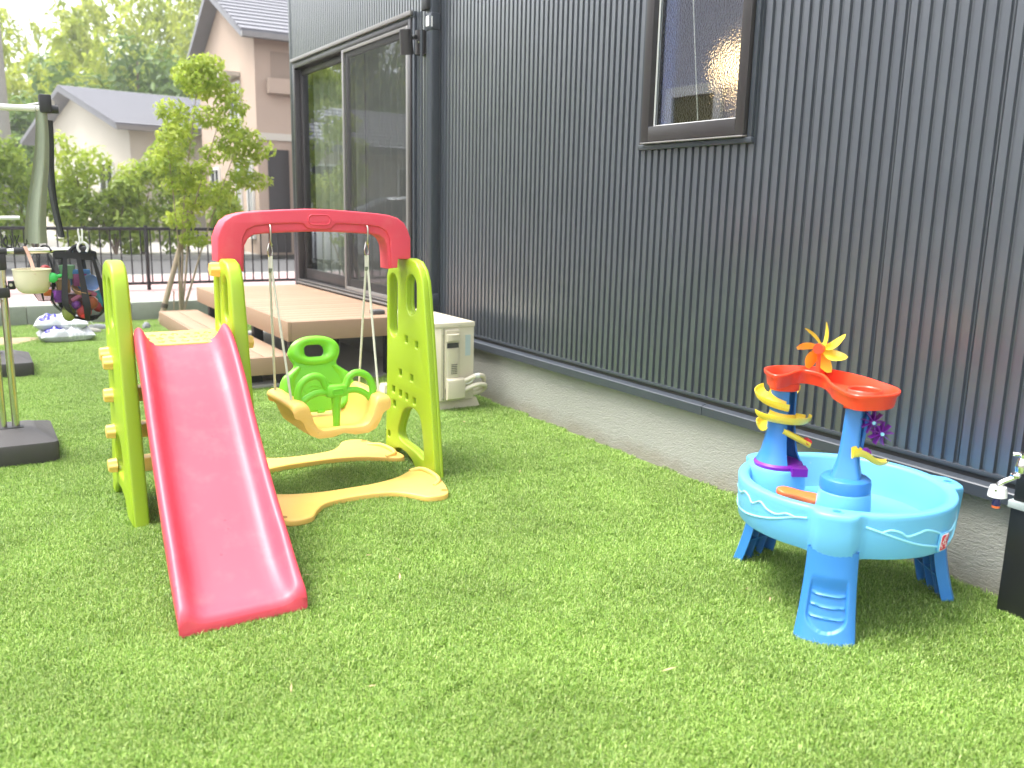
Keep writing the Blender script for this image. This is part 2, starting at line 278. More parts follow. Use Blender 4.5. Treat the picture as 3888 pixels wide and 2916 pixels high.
# ------------------------------------------------------------------ mesh helpers
class MB:
    def __init__(s): s.v = []; s.f = []; s.sh = []
    def add(s, vs, fs, M=None):
        o = len(s.v); s.v += [tuple(M @ Vector(p)) if M else tuple(p) for p in vs]; s.f += [tuple(i+o for i in q) for q in fs]; return s
    def box(s, x0, y0, z0, x1, y1, z1, b=0.0, M=None):
        if x1 < x0: x0, x1 = x1, x0
        if y1 < y0: y0, y1 = y1, y0
        if z1 < z0: z0, z1 = z1, z0
        if b <= 0:
            vs = [(x, y, z) for z in (z0, z1) for y in (y0, y1) for x in (x0, x1)]
            return s.add(vs, [(0, 2, 3, 1), (4, 5, 7, 6), (0, 1, 5, 4), (2, 6, 7, 3), (0, 4, 6, 2), (1, 3, 7, 5)], M)
        bm = bmesh.new(); bmesh.ops.create_cube(bm, size=1)
        for v in bm.verts: v.co = Vector(((x0+x1)/2+v.co.x*(x1-x0), (y0+y1)/2+v.co.y*(y1-y0), (z0+z1)/2+v.co.z*(z1-z0)))
        bmesh.ops.bevel(bm, geom=list(bm.edges), offset=b, segments=2, affect='EDGES', profile=0.5)
        bm.verts.index_update(); r = s.add([v.co.copy() for v in bm.verts], [[v.index for v in f.verts] for f in bm.faces], M); bm.free(); return r
    def loft(s, rings, closed=True, cap0=True, cap1=True, M=None):
        n = len(rings[0]); vs = [p for r in rings for p in r]; fs = []
        for i in range(len(rings)-1):
            for j in range(n if closed else n-1):
                a = i*n+j; b = i*n+(j+1) % n; fs.append((a, b, b+n, a+n))
        if cap0: fs.append(tuple(range(n-1, -1, -1)))
        if cap1: fs.append(tuple(range((len(rings)-1)*n, len(rings)*n)))
        return s.add(vs, fs, M)
    def tube(s, pts, r, n=10, cap=True, M=None, sy=1.0):
        pts = [Vector(p) for p in pts]; rs = r if isinstance(r, (list, tuple)) else [r]*len(pts)
        rings = []; prev = None
        for i, p in enumerate(pts):
            t = (pts[min(i+1, len(pts)-1)]-pts[max(i-1, 0)]).normalized()
            if prev is None: a = t.cross(Vector((0, 0, 1))); a = a if a.length > 1e-3 else t.cross(Vector((0, 1, 0)))
            else: a = prev - t*prev.dot(t)
            a.normalize(); prev = a; c = t.cross(a)
            rings.append([p+a*math.cos(k*2*math.pi/n)*rs[i]+c*math.sin(k*2*math.pi/n)*rs[i]*sy for k in range(n)])
        return s.loft(rings, True, cap, cap, M)
    def lathe(s, prof, c=(0, 0, 0), n=32, M=None, cap0=True, cap1=True):
        rings = [[(c[0]+r*math.cos(2*math.pi*k/n), c[1]+r*math.sin(2*math.pi*k/n), c[2]+z) for k in range(n)] for r, z in prof]
        return s.loft(rings, True, cap0, cap1, M)
    def grid(s, fn, nu, nv, M=None, wrap=False):
        vs = [fn(i/(nu-1), j/(nv-1)) for i in range(nu) for j in range(nv)]
        return s.add(vs, [(i*nv+j, i*nv+j+1, (i+1)*nv+j+1, (i+1)*nv+j) for i in range(nu-1) for j in range(nv-1)], M)
    def mesh(s, me, M=None):
        return s.add([v.co.copy() for v in me.vertices], [tuple(p.vertices) for p in me.polygons], M)
    def to(s, f): s.v = [tuple(f(Vector(p))) for p in s.v]; return s

def build(name, mb, m, off=(0, 0, 0), smooth=True, ang=38):
    me = bpy.data.meshes.new(name); off = Vector(off)
    me.from_pydata([(p[0]-off.x, p[1]-off.y, p[2]-off.z) for p in mb.v], [], mb.f)
    me.materials.append(m)
    bm = bmesh.new(); bm.from_mesh(me); bmesh.ops.recalc_face_normals(bm, faces=bm.faces); bm.to_mesh(me); bm.free()
    if smooth:
        me.polygons.foreach_set('use_smooth', [True]*len(me.polygons)); me.set_sharp_from_angle(angle=R(ang))
    me.update(); return me
def link(name, me, parent=None, loc=(0, 0, 0)):
    o = bpy.data.objects.new(name, me); COL.objects.link(o); o.location = loc
    if parent is not None: o.parent = parent
    return o
def thing(name, label, cat, loc, group=None):
    o = link(name, None, None, loc); o.empty_display_size = 0.1; o['label'] = label; o['category'] = cat
    if group: o['group'] = group
    return o
def wloc(o):
    p = Vector((0, 0, 0))
    while o is not None: p = p + Vector(o.location); o = o.parent
    return p
def part(name, mb, m, parent, smooth=True, ang=38, label=None):
    """mb is in world coordinates; the part's origin is its own centre"""
    n = len(mb.v); c = Vector((sum(p[0] for p in mb.v)/n, sum(p[1] for p in mb.v)/n, sum(p[2] for p in mb.v)/n))
    o = link(name, build(name, mb, m, c, smooth, ang), parent, c-wloc(parent))
    if label: o['label'] = label
    return o
def solo(name, mb, m, label, cat, group=None, smooth=True, ang=38, kind=None):
    xs = [p[0] for p in mb.v]; ys = [p[1] for p in mb.v]; z = min(p[2] for p in mb.v)
    c = Vector(((min(xs)+max(xs))/2, (min(ys)+max(ys))/2, z))
    o = link(name, build(name, mb, m, c, smooth, ang), None, c)
    if label: o['label'] = label
    if cat: o['category'] = cat
    if group: o['group'] = group
    if kind: o['kind'] = kind
    return o
def struct(name, mb, m, smooth=False): 
    o = solo(name, mb, m, None, None, smooth=smooth); o['kind'] = 'structure'; return o
def copy_tree(o, parent=None, off=Vector((0, 0, 0))):
    c = o.copy(); COL.objects.link(c); c.parent = parent
    if parent is None: c.location = Vector(o.location)+off
    for ch in list(o.children): copy_tree(ch, c)
    return c
def rr(cx, cy, w, h, r, n=6, rot=0):
    """rounded rectangle outline"""
    pts = []
    for sx, sy, a0 in ((1, 1, 0), (-1, 1, 90), (-1, -1, 180), (1, -1, 270)):
        for k in range(n+1):
            a = R(a0+90*k/n); pts.append((sx*(w/2-r)+r*math.cos(a), sy*(h/2-r)+r*math.sin(a)))
    c, s = math.cos(rot), math.sin(rot)
    return [(cx+x*c-y*s, cy+x*s+y*c) for x, y in pts]
def smoothpoly(pts, k=6, closed=True):
    """Catmull-Rom through the points"""
    P = [Vector(p) for p in pts]; n = len(P); out = []
    for i in range(n if closed else n-1):
        if closed: a, b, c, d = P[(i-1) % n], P[i], P[(i+1) % n], P[(i+2) % n]
        else: a, b, c, d = P[max(i-1, 0)], P[i], P[i+1], P[min(i+2, n-1)]
        for j in range(k):
            t = j/k; out.append(0.5*((2*b)+(c-a)*t+(2*a-5*b+4*c-d)*t*t+(3*b-a-3*c+d)*t**3))
    if not closed: out.append(P[-1])
    return [tuple(p) for p in out]
def flat(loops, thick, bev=0.004, res=2):
    """closed outlines (first outer, then holes) as a plate in the local xy plane, bevelled all round, centred on z=0"""
    cu = bpy.data.curves.new('c', 'CURVE'); cu.dimensions = '2D'; cu.fill_mode = 'BOTH'
    for lp in loops:
        sp = cu.splines.new('POLY'); sp.points.add(len(lp)-1); sp.use_cyclic_u = True
        for i, p in enumerate(lp): sp.points[i].co = (p[0], p[1], 0, 1)
    cu.extrude = max(0, thick/2-bev); cu.bevel_depth = bev; cu.bevel_resolution = res; cu.offset = -bev
    return curve_mesh(cu)
def curve_mesh(cu):
    o = bpy.data.objects.new('c', cu); COL.objects.link(o); dg = bpy.context.evaluated_depsgraph_get()
    me = bpy.data.meshes.new_from_object(o.evaluated_get(dg)); bpy.data.objects.remove(o); bpy.data.curves.remove(cu)
    bm = bmesh.new(); bm.from_mesh(me); bmesh.ops.remove_doubles(bm, verts=bm.verts, dist=1e-6); bm.to_mesh(me); bm.free()
    return me
def text(body, size, depth=0.001):
    cu = bpy.data.curves.new('t', 'FONT'); cu.body = body; cu.size = size; cu.extrude = depth; cu.align_x = 'CENTER'; cu.align_y = 'CENTER'; cu.resolution_u = 3
    return curve_mesh(cu)
# ------------------------------------------------------------------ ground and street
struct('ground', MB().box(-400, -60, -0.6, 400, 700, -0.06), earth)
struct('turf_backing', MB().box(-3.2, -2.5, -0.05, 3.08, 10.53, 0.0), turfbase)
pv = struct('pavement', MB().box(-14, 10.72, -0.3, 16, 14.6, 0.195), pavem)
# paving joints: blocks of the near strip as pieces
pb = build('paving_block', MB().box(-0.197, -0.097, 0, 0.197, 0.097, 0.022, 0.004), pavem)
for j in range(6):
    for i in range(15):
        o = link('paving_block', pb, pv, Vector((-0.8+0.4*i+0.2*(j % 2), 10.84+0.2*j, 0.180))-wloc(pv))
struct('road', MB().box(-60, 14.78, -0.4, 60, 20.2, 0.08), roadm)
struct('road_kerb', MB().box(-60, 14.6, -0.4, 60, 14.78, 0.20, 0.012), stone)
struct('far_pavement', MB().box(-60, 20.2, -0.4, 60, 60, 0.18), stone)
# soil patch and bed by the kerb
soil = MB()
def soilf(u, v):
    a = u*2*math.pi; r = v*(0.22+0.05*math.sin(3*a+1)+0.03*math.sin(5*a))
    return (0.26+r*1.15*math.cos(a), 9.45+r*1.2*math.sin(a), 0.006+0.022*(1-v*v))
soil.grid(soilf, 33, 8)
so = solo('soil_patch', soil, mat('dry soil', (0.36, 0.27, 0.17), 0.95, 0.35, 30, 0.8, 90), None, None, kind='structure')

# low block kerb: every block a piece
kw = thing('block_kerb_wall', 'low grey concrete block kerb along the far end of the lawn', 'wall', (1.2, 10.62, 0))
part('wall_core', MB().box(-3.2, 10.565, -0.05, 3.6, 10.70, 0.198), stone, kw)
for i in range(13):
    x0 = -3.15+0.52*i
    part('block', MB().box(x0+0.004, 10.55, 0.0, x0+0.516, 10.72, 0.212+rnd.uniform(-0.002, 0.002), 0.005), blockm, kw)

# ------------------------------------------------------------------ turf fibres (instanced tufts)
def tuft(seed):
    r = random.Random(seed); vs = []; fs = []; sh = []
    for b in range(1150):
        x = r.uniform(-0.085, 0.085); y = r.uniform(-0.085, 0.085)
        a = r.uniform(0, 6.283); ln = r.uniform(0.016, 0.027); lean = r.uniform(0.45, 1.65); w = r.uniform(0.0007, 0.0011)
        dx, dy = math.cos(a), math.sin(a); px, py = -dy*w, dx*w; tw = r.uniform(-0.6, 0.6)
        h1 = ln*0.55*math.cos(lean*0.45); d1 = ln*0.55*math.sin(lean*0.45); h2 = h1+ln*0.45*math.cos(lean*1.35); d2 = d1+ln*0.45*math.sin(lean*1.35)
        k = len(vs)
        vs += [(x-px, y-py, -0.004), (x+px, y+py, -0.004), (x+dx*d1-px, y+dy*d1-py, h1), (x+dx*d1+px, y+dy*d1+py, h1), (x+dx*d2+tw*px, y+dy*d2+tw*py, max(0.006, h2))]
        fs += [(k, k+1, k+3, k+2), (k+2, k+3, k+4)]
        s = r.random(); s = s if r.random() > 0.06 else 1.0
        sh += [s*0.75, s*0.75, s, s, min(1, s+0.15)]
    me = bpy.data.meshes.new('turf_tuft'); me.from_pydata(vs, [], fs); me.materials.append(turf_m)
    at = me.attributes.new('shade', 'FLOAT', 'POINT'); at.data.foreach_set('value', sh)
    me.polygons.foreach_set('use_smooth', [True]*len(me.polygons)); me.update()
    return bpy.data.objects.new('turf_tuft', me)
tufts = [tuft(s) for s in range(6)]
pts = []
def on_turf(x, y):
    if x > 3.062 or y > 10.53: return False
    if 1.62 < x and y > 6.28 and y < 9.3: return False            # gravel slab under the deck and step
    if (x-0.26)**2/0.050+(y-9.45)**2/0.055 < 1: return False
    return True
for i in range(46):
    for j in range(104):
        x = -1.35+0.096*i+rnd.uniform(-0.03, 0.03); y = 0.6+0.096*j+rnd.uniform(-0.03, 0.03)
        if on_turf(x, y): pts.append((x, min(y, 10.5), 0))
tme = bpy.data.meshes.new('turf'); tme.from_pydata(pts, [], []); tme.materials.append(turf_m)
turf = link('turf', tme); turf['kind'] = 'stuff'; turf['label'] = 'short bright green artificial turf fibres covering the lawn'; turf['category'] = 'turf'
ng = bpy.data.node_groups.new('turf', 'GeometryNodeTree')
ng.interface.new_socket('Geometry', in_out='INPUT', socket_type='NodeSocketGeometry'); ng.interface.new_socket('Geometry', in_out='OUTPUT', socket_type='NodeSocketGeometry')
N = ng.nodes.new; gi = N('NodeGroupInput'); go = N('NodeGroupOutput'); ip = N('GeometryNodeInstanceOnPoints'); jn = N('GeometryNodeJoinGeometry'); LK = ng.links.new
for t in reversed(tufts):
    oi = N('GeometryNodeObjectInfo'); oi.inputs['Object'].default_value = t; oi.inputs['As Instance'].default_value = True; LK(oi.outputs['Geometry'], jn.inputs[0])
ip.inputs['Pick Instance'].default_value = True
ri_ = N('FunctionNodeRandomValue'); ri_.data_type = 'INT'; ri_.inputs[4].default_value = 0; ri_.inputs[5].default_value = 5
rv = N('FunctionNodeRandomValue'); rv.data_type = 'FLOAT_VECTOR'; rv.inputs[0].default_value = (-0.06, -0.06, 0); rv.inputs[1].default_value = (0.06, 0.06, 6.283)
rs_ = N('FunctionNodeRandomValue'); rs_.data_type = 'FLOAT'; rs_.inputs[2].default_value = 0.85; rs_.inputs[3].default_value = 1.2
LK(gi.outputs[0], ip.inputs['Points']); LK(jn.outputs[0], ip.inputs['Instance']); LK(ri_.outputs[2], ip.inputs['Instance Index']); LK(rv.outputs[0], ip.inputs['Rotation']); LK(rs_.outputs[1], ip.inputs['Scale'])
LK(ip.outputs[0], go.inputs[0])
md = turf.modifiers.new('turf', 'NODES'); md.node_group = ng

# dry leaf scraps on the turf
lit = MB()
for k in range(70):
    if k < 22: x, y = rnd.uniform(0.5, 2.6), rnd.uniform(1.7, 5)
    else: x, y = rnd.uniform(0.2, 1.7), 10.45-abs(rnd.gauss(0, 0.55))
    if not on_turf(x, y): continue
    a = rnd.uniform(0, 6.28); l = rnd.uniform(0.010, 0.028); w = rnd.uniform(0.002, 0.005); M = Matrix.Translation((x, y, 0.031)) @ Matrix.Rotation(a, 4, 'Z') @ Matrix.Rotation(rnd.uniform(-0.4, 0.4), 4, 'Y')
    lit.add([(-l, 0, 0), (-l*0.2, w, 0.002), (l, 0, 0.003), (-l*0.1, -w, 0.001)], [(0, 3, 2, 1)], M)
solo('leaf_litter', lit, mat('dry leaf', (0.50, 0.36, 0.20), 0.8, 0.3, 9), 'tan dry leaf scraps scattered over the turf', 'leaves', kind='stuff', smooth=False)

# gravel slab under the deck
struct('deck_slab', MB().box(1.66, 6.32, -0.04, 3.08, 9.25, 0.012), stone)

# ------------------------------------------------------------------ the house
WX = 3.067
house = thing('house', 'dark blue-grey house wall of ribbed steel cladding beside the lawn', 'house', (3.4, 3.5, 0))
WIN = (2.875, 3.63, 1.685, 3.25); DOOR = (6.37, 9.235, 0.46, 2.775)
Z0, Z1 = 0.455, 5.6
def zspans(y):
    for (a, b, c, d) in (WIN, DOOR):
        if a < y < b: return [(Z0, c), (d, Z1)] if c > Z0+0.02 else [(d, Z1)]
    return [(Z0, Z1)]
def cladpanel(y0, y1, nribs, which):
    mb = MB(); p = (y1-y0)/nribs
    for k in range(nribs):
        a = y0+k*p
        prof = [(a+0.0008, WX+0.009 if k == 0 else WX+0.006), (a+0.007, WX+0.006), (a+0.0100, WX-0.008), (a+0.0370, WX-0.008), (a+0.040, WX+0.006), (a+p-(0.0008 if k == nribs-1 else 0), WX+0.009 if k == nribs-1 else WX+0.006)]
        if k == 0: prof.insert(1, (a+0.003, WX+0.006))
        if k == nribs-1: prof.insert(-1, (a+p-0.003, WX+0.006))
        for (za, zb) in zspans(a+0.025):
            if (za > 1.6) != (which == 1): continue
            n = len(prof); vs = [(x, y, z) for z in (za, zb) for (y, x) in prof]
            mb.add(vs, [(i, i+1, n+i+1, n+i) for i in range(n-1)])
            mb.add([(WX-0.008, a+0.0100, za), (WX-0.008, a+0.0370, za), (WX+0.006, a+0.040, za), (WX+0.006, a+0.007, za)], [(0, 1, 2, 3)])
    return mb
for i in range(30):
    y0 = -2.65+0.4*i
    nsp = {tuple(zspans(y0+0.05*k+0.025)) for k in range(8)}
    lo, hi = cladpanel(y0, y0+0.4, 8, 0), cladpanel(y0, y0+0.4, 8, 1)
    for q in (lo, hi):
        if q.f: part('cladding_panel', q, clad, house, smooth=False)
part('wall_sheathing', MB().box(WX+0.016, -2.65, Z0, WX+0.10, WIN[0], Z1).box(WX+0.016, WIN[1], Z0, WX+0.10, DOOR[0], Z1).box(WX+0.016, WIN[0], Z0, WX+0.10, WIN[1], WIN[2]).box(WX+0.016, WIN[0], WIN[3], WX+0.10, WIN[1], Z1).box(WX+0.016, DOOR[0], DOOR[3], WX+0.10, DOOR[1], Z1).box(WX+0.016, DOOR[1], Z0, WX+0.10, 9.35, Z1).box(WX+0.016, DOOR[0], 0.2, WX+0.10, DOOR[1], DOOR[2]+0.01), trim, house, smooth=False)
part('end_wall', MB().box(WX+0.10, 9.25, 0.0, 9.0, 9.345, Z1).box(WX+0.10, -2.65, 0, 9.0, -2.55, Z1).box(8.9, -2.55, 0, 9.0, 9.25, Z1), trim, house, smooth=False)
part('roof', MB().box(WX-0.05, -2.75, Z1, 9.1, 9.42, Z1+0.16, 0.02), trim, house)
part('corner_trim', MB().box(WX-0.012, 9.33, 0.42, WX+0.06, 9.40, Z1, 0.004), trim, house)
part('foundation', MB().box(3.082, -2.65, -0.05, 3.24, 9.33, 0.40), found_m, house, smooth=False)
fl = MB().box(WX-0.010, -2.65, 0.437, WX+0.05, 9.33, 0.455, 0.002)
part('starter_strip', fl, trim, house)
part('gap_filler', MB().box(3.066, -2.65, 0.395, 3.10, 9.33, 0.440), blackpl, house, smooth=False)  # dark box added to close the gap over the flashing and keep it black
part('base_flashing', MB().loft([[(3.065, y, 0.418), (3.040, y, 0.408), (3.036, y, 0.404), (3.036, y, 0.362), (3.042, y, 0.360), (3.085, y, 0.366)] for y in (-2.65, 3.05)]).loft([[(3.065, y, 0.419), (3.039, y, 0.409), (3.035, y, 0.405), (3.035, y, 0.361), (3.041, y, 0.359), (3.085, y, 0.365)] for y in (3.053, 9.33)]), trim, house, smooth=False)
part('inner_room', MB().box(3.45, -2.5, 0.42, 8.8, 9.2, 0.47).box(3.45, -2.5, 3.3, 8.8, 9.2, 3.4).box(6.2, -2.5, 0.47, 6.3, 9.2, 3.3).box(3.17, 5.2, 0.42, 6.2, 5.3, 3.3), darkint, house, smooth=False)

# window
win = part('window', MB().box(WX-0.030, 2.86, 1.662, WX+0.03, 3.645, 1.690, 0.004).box(WX-0.026, 3.612, 1.69, WX+0.02, 3.642, 3.27, 0.003).box(WX-0.026, 2.863, 1.69, WX+0.02, 2.890, 3.27, 0.003).box(WX-0.026, 2.89, 3.24, WX+0.02, 3.612, 3.27, 0.003), trim, house)
def rect_frame(x0, x1, ya, yb, za, zb, w, wb, b=0.003):
    return MB().box(x0, ya, za, x1, ya+w, zb, b).box(x0, yb-w, za, x1, yb, zb, b).box(x0, ya+w, za, x1, yb-w, za+wb, b).box(x0, ya+w, zb-w, x1, yb-w, zb, b)
part('frame', rect_frame(WX-0.045, WX+0.06, 2.895, 3.607, 1.70, 3.235, 0.055, 0.075), frame_m, win)
part('sill_strip', MB().box(WX-0.050, 2.895, 1.690, WX-0.02, 3.607, 1.698, 0.002), frame_l, win)
part('glazing_bead', rect_frame(WX-0.012, WX-0.004, 2.951, 3.551, 1.776, 3.18, 0.006, 0.006, 0.001), whitepl, win)
part('pane', MB().box(WX-0.002, 2.952, 1.778, WX+0.002, 3.550, 3.178), glass2, win, smooth=False)
part('patterned_pane', MB().add([(WX+0.022, 2.952, 1.778), (WX+0.022, 3.55, 1.778), (WX+0.022, 3.55, 3.178), (WX+0.022, 2.952, 3.178)], [(0, 1, 2, 3)]), frost, win, smooth=False)
blind = MB().tube([(WX+0.016, 3.42, 3.17), (WX+0.016, 3.33, 2.3), (WX+0.016, 3.255, 1.785)], 0.003, 6)
part('cord', blind, rope_m, win)
bl = MB().box(WX+0.03, 3.47, 1.78, WX+0.05, 3.55, 3.17)
part('inner_reveal', bl, mat('navy blind', (0.03, 0.10, 0.30), 0.6), win)
# the room behind the window, and its warm lamp
part('bathroom_wall', MB().box(4.0, 1.6, 1.2, 4.05, 4.4, 3.3), mat('room wall', (0.30, 0.31, 0.38), 0.8), house)
lampo = thing('ceiling_lamp', 'warm glowing lamp seen blurred through the patterned window pane', 'lamp', (3.60, 3.58, 2.05))
part('lamp_shade', MB().lathe([(0.02, 0.09), (0.08, 0.075), (0.10, 0.0), (0.08, -0.07), (0.03, -0.085)], (3.66, 3.58, 2.15), 20).to(lambda p: Vector((p.x, 3.58+(p.y-3.58)*2.3, p.z))), lampglow, lampo)
part('lamp_stem', MB().tube([(3.60, 3.58, 2.24), (3.60, 3.58, 3.3)], 0.01, 6), blackpl, lampo)

# sliding door
door = part('sliding_door', MB().box(WX-0.030, 6.34, 2.755, WX+0.03, 9.27, 2.80, 0.004).box(WX-0.028, 9.215, 0.49, WX+0.03, 9.262, 2.755, 0.004).box(WX-0.028, 6.345, 0.49, WX+0.03, 6.385, 2.755, 0.004).box(WX-0.020, 6.385, 0.470, WX+0.03, 9.215, 0.500, 0.004), trim, house)
part('frame', rect_frame(WX-0.040, WX+0.09, 6.387, 9.213, 0.502, 2.753, 0.045, 0.055), frame_m, door)
part('head_cover', MB().box(WX-0.055, 6.36, 2.772, WX-0.032, 9.25, 2.806, 0.003), frame_l, door)
part('rail', MB().box(WX-0.060, 6.40, 0.515, WX-0.041, 9.20, 0.530, 0.002).box(WX-0.052, 6.40, 0.548, WX-0.0405, 9.20, 0.556, 0.002), frame_l, door)
for nm, xa, ya, yb, gm in (('sash', WX+0.02, 7.74, 9.165, glass), ('sash', WX-0.022, 6.435, 7.80, glass)):
    s_ = part(nm, rect_frame(xa, xa+0.035, ya, yb, 0.56, 2.70, 0.06, 0.11), frame_m, door)
    part('pane', MB().box(xa+0.014, ya+0.058, 0.672, xa+0.020, yb-0.058, 2.643), gm, s_, smooth=False)
    part('handle', MB().box(xa-0.006, (ya+0.016 if ya > 7 else ya+0.018), 1.22, xa, (ya+0.034 if ya > 7 else ya+0.034), 1.42, 0.002), blackpl, s_)
sc = part('screen_frame', rect_frame(WX-0.040, WX-0.024, 6.437, 7.835, 0.56, 2.72, 0.036, 0.036), frame_l, door)
part('screen_mesh', MB().box(WX-0.0335, 6.47, 0.57, WX-0.0325, 7.795, 2.70), flyscreen, sc, smooth=False)
# lace curtains behind the door
for (ya, yb, nm) in ((7.85, 9.1, 'white sheer curtain behind the farther pane of the sliding door'), (6.5, 7.75, 'white sheer curtain behind the nearer screened pane of the sliding door')):
    mbc = MB(); ph = rnd.random()*6
    mbc.grid(lambda u, v: (3.225+0.025*math.sin(u*62+ph)+0.012*math.sin(u*27+2*ph), ya+(yb-ya)*u, 0.52+2.2*v), 120, 3)
    solo('sheer_curtain', mbc, lace, nm, 'curtain', 'curtains behind the sliding door')

# downpipe on the wall
dp = part('downpipe', MB().box(2.985, 5.945, 0.05, 3.056, 6.035, 5.5, 0.012), trim, house)
for za, zb in ((2.60, 2.72), (0.60, 0.70)): part('pipe_socket', MB().box(2.978, 5.938, za, 3.058, 6.042, zb, 0.010), trim, dp)
part('cable_box', MB().box(2.955, 5.965, 2.74, 3.05, 6.06, 2.86, 0.01), blackpl, dp)
part('label_tag', MB().box(2.9765, 5.97, 2.63, 2.978, 6.02, 2.70).box(2.979, 5.9365, 2.62, 2.99, 5.938, 2.69), whitepl, dp)
part('flex_conduit', MB().tube([(2.97, 6.075, 0.1), (2.972, 6.075, 1.4), (2.968, 6.075, 2.74)], 0.010, 8), trim, dp)

# wall spotlight
lp = thing('wall_spotlight', 'dark grey cylinder spotlight on a bracket beside the sliding door head', 'lamp', (3.0, 6.2, 2.46))
bk = part('bracket', MB().lathe([(0.055, 0), (0.055, 0.17)], (3.04, 6.20, 2.465), 24).to(lambda p: Vector((min(p.x, 3.055), p.y, p.z))), frame_m, lp)
part('screw', MB().lathe([(0.006, 0), (0.006, 0.006)], (0, 0, 0), 8, Matrix.Translation((2.987, 6.18, 2.565)) @ Matrix.Rotation(R(-90), 4, 'Y')).lathe([(0.006, 0), (0.006, 0.006)], (0, 0, 0), 8, Matrix.Translation((2.992, 6.16, 2.545)) @ Matrix.Rotation(R(-90), 4, 'Y')), chrome, bk)
part('arm', MB().tube([(3.0, 6.195, 2.575), (2.965, 6.19, 2.580), (2.93, 6.185, 2.575)], 0.013, 10).tube([(2.965, 6.165, 2.578), (2.965, 6.21, 2.582)], 0.017, 12), blackpl, lp)
Mh = Matrix.Translation((2.895, 6.18, 2.54)) @ Matrix.Rotation(R(-9), 4, 'Y') @ Matrix.Rotation(R(8), 4, 'X')
part('lamp_head', MB().lathe([(0.038, 0.088), (0.043, 0.086), (0.044, 0.080), (0.051, -0.088), (0.047, -0.09), (0.046, -0.07)], (0, 0, 0), 32, Mh), frame_m, lp)
# ------------------------------------------------------------------ deck and step
deck = thing('wooden_deck', 'brown wood-plastic deck of cross boards in front of the sliding door', 'deck', (2.5, 7.7, 0.012))
DZ = 0.497
nb = 20; bw = (9.13-6.23)/nb
bd = build('board', MB().box(-0.527, -bw/2+0.0035, -0.025, 0.527, bw/2-0.0035, 0, 0.003), deck_m)
for i in range(nb):
    link('board', bd, deck, Vector((2.507, 6.23+bw*(i+0.5), DZ))-wloc(deck))
part('fascia', MB().box(1.950, 6.205, 0.352, 1.976, 9.155, DZ+0.001, 0.003), deck_m, deck)
part('fascia', MB().box(1.9765, 6.203, 0.352, 3.030, 6.228, DZ-0.001, 0.003), deck_m, deck)
part('fascia', MB().box(1.9765, 9.132, 0.352, 3.030, 9.157, DZ-0.001, 0.003), deck_m, deck)
for (x, y) in ((2.06, 6.42), (2.06, 7.4), (2.06, 8.2), (2.06, 8.98), (2.85, 6.42), (2.85, 7.7), (2.85, 8.98)):
    part('post', MB().box(x-0.04, y-0.04, 0.012, x+0.04, y+0.04, 0.44, 0.003), blackpl, deck)
part('joist', MB().box(2.03, 6.26, 0.40, 2.09, 9.10, 0.470).box(2.82, 6.26, 0.40, 2.88, 9.10, 0.470), blackpl, deck)
st = thing('deck_step', 'low brown two-board step alongside the deck', 'step', (1.8, 7.8, 0.012))
SZ = 0.243
part('board', MB().box(1.640, 6.262, SZ-0.025, 1.782, 9.318, SZ, 0.003), deck_m, st)
part('board', MB().box(1.787, 6.262, SZ-0.025, 1.990, 9.318, SZ, 0.003), deck_m, st)
part('fascia', MB().box(1.610, 6.236, 0.112, 1.6355, 9.345, SZ+0.001, 0.003), deck_m, st)
part('fascia', MB().box(1.6365, 6.234, 0.112, 1.990, 6.2575, SZ-0.001, 0.003), deck_m, st)
part('fascia', MB().box(1.6365, 9.3225, 0.112, 1.990, 9.347, SZ+0.003, 0.003), deck_m, st)
for y in (6.42, 7.8, 9.12):
    part('post', MB().box(1.70, y-0.05, 0.012, 1.80, y+0.05, 0.218, 0.003), blackpl, st)
    part('footing_slab', MB().box(1.60, y-0.15, 0.0, 1.90, y+0.15, 0.035, 0.005), stone, st)
solo('scrub_brush', MB().box(2.70, 6.38, DZ, 2.80, 6.47, DZ+0.035, 0.008), rubblemat, 'small dark grey scrubbing block on the deck beside the air conditioner', 'brush')

# ------------------------------------------------------------------ air conditioner outdoor unit
ac = thing('air_conditioner', 'ivory outdoor air conditioner unit against the plinth behind the swing', 'air conditioner', (2.70, 5.42, 0))
X0, X1, Y0, Y1, ZA, ZB = 2.565, 2.845, 5.02, 5.82, 0.078, 0.578
body = flat([[(X0+0.035, Y0), (X1, Y0), (X1, Y1), (X0+0.035, Y1), (X0, Y1-0.03), (X0, Y0+0.03)]], ZB-ZA, 0.003)
part('cabinet', MB().mesh(body, Matrix.Translation((0, 0, (ZA+ZB)/2))), acm, ac)
top = flat([[(X0+0.032, Y0-0.005), (X1+0.004, Y0-0.005), (X1+0.004, Y1+0.005), (X0+0.032, Y1+0.005), (X0-0.005, Y1-0.025), (X0-0.005, Y0+0.025)]], 0.034, 0.004)
lid = part('lid', MB().mesh(top, Matrix.Translation((0, 0, ZB+0.008))), acm, ac)
for k in range(6):
    part('ridge', MB().box(X0+0.045+0.038*k, Y0+0.05, ZB+0.0235, X0+0.063+0.038*k, Y1-0.05, ZB+0.0275, 0.0015), acm, lid)
part('seam', MB().box(X0+0.052, Y0-0.0015, ZA+0.004, X0+0.055, Y0, ZB-0.012), acd, ac)
for (x, z) in ((X0+0.045, ZB-0.05), (X0+0.045, ZA+0.02), (X1-0.03, ZA+0.035), (X1-0.075, ZA+0.038)):
    part('screw', MB().lathe([(0.006, 0), (0.006, 0.004), (0.003, 0.006)], (0, 0, 0), 10, Matrix.Translation((x, Y0-0.001, z)) @ Matrix.Rotation(R(90), 4, 'X')), zinc, ac)
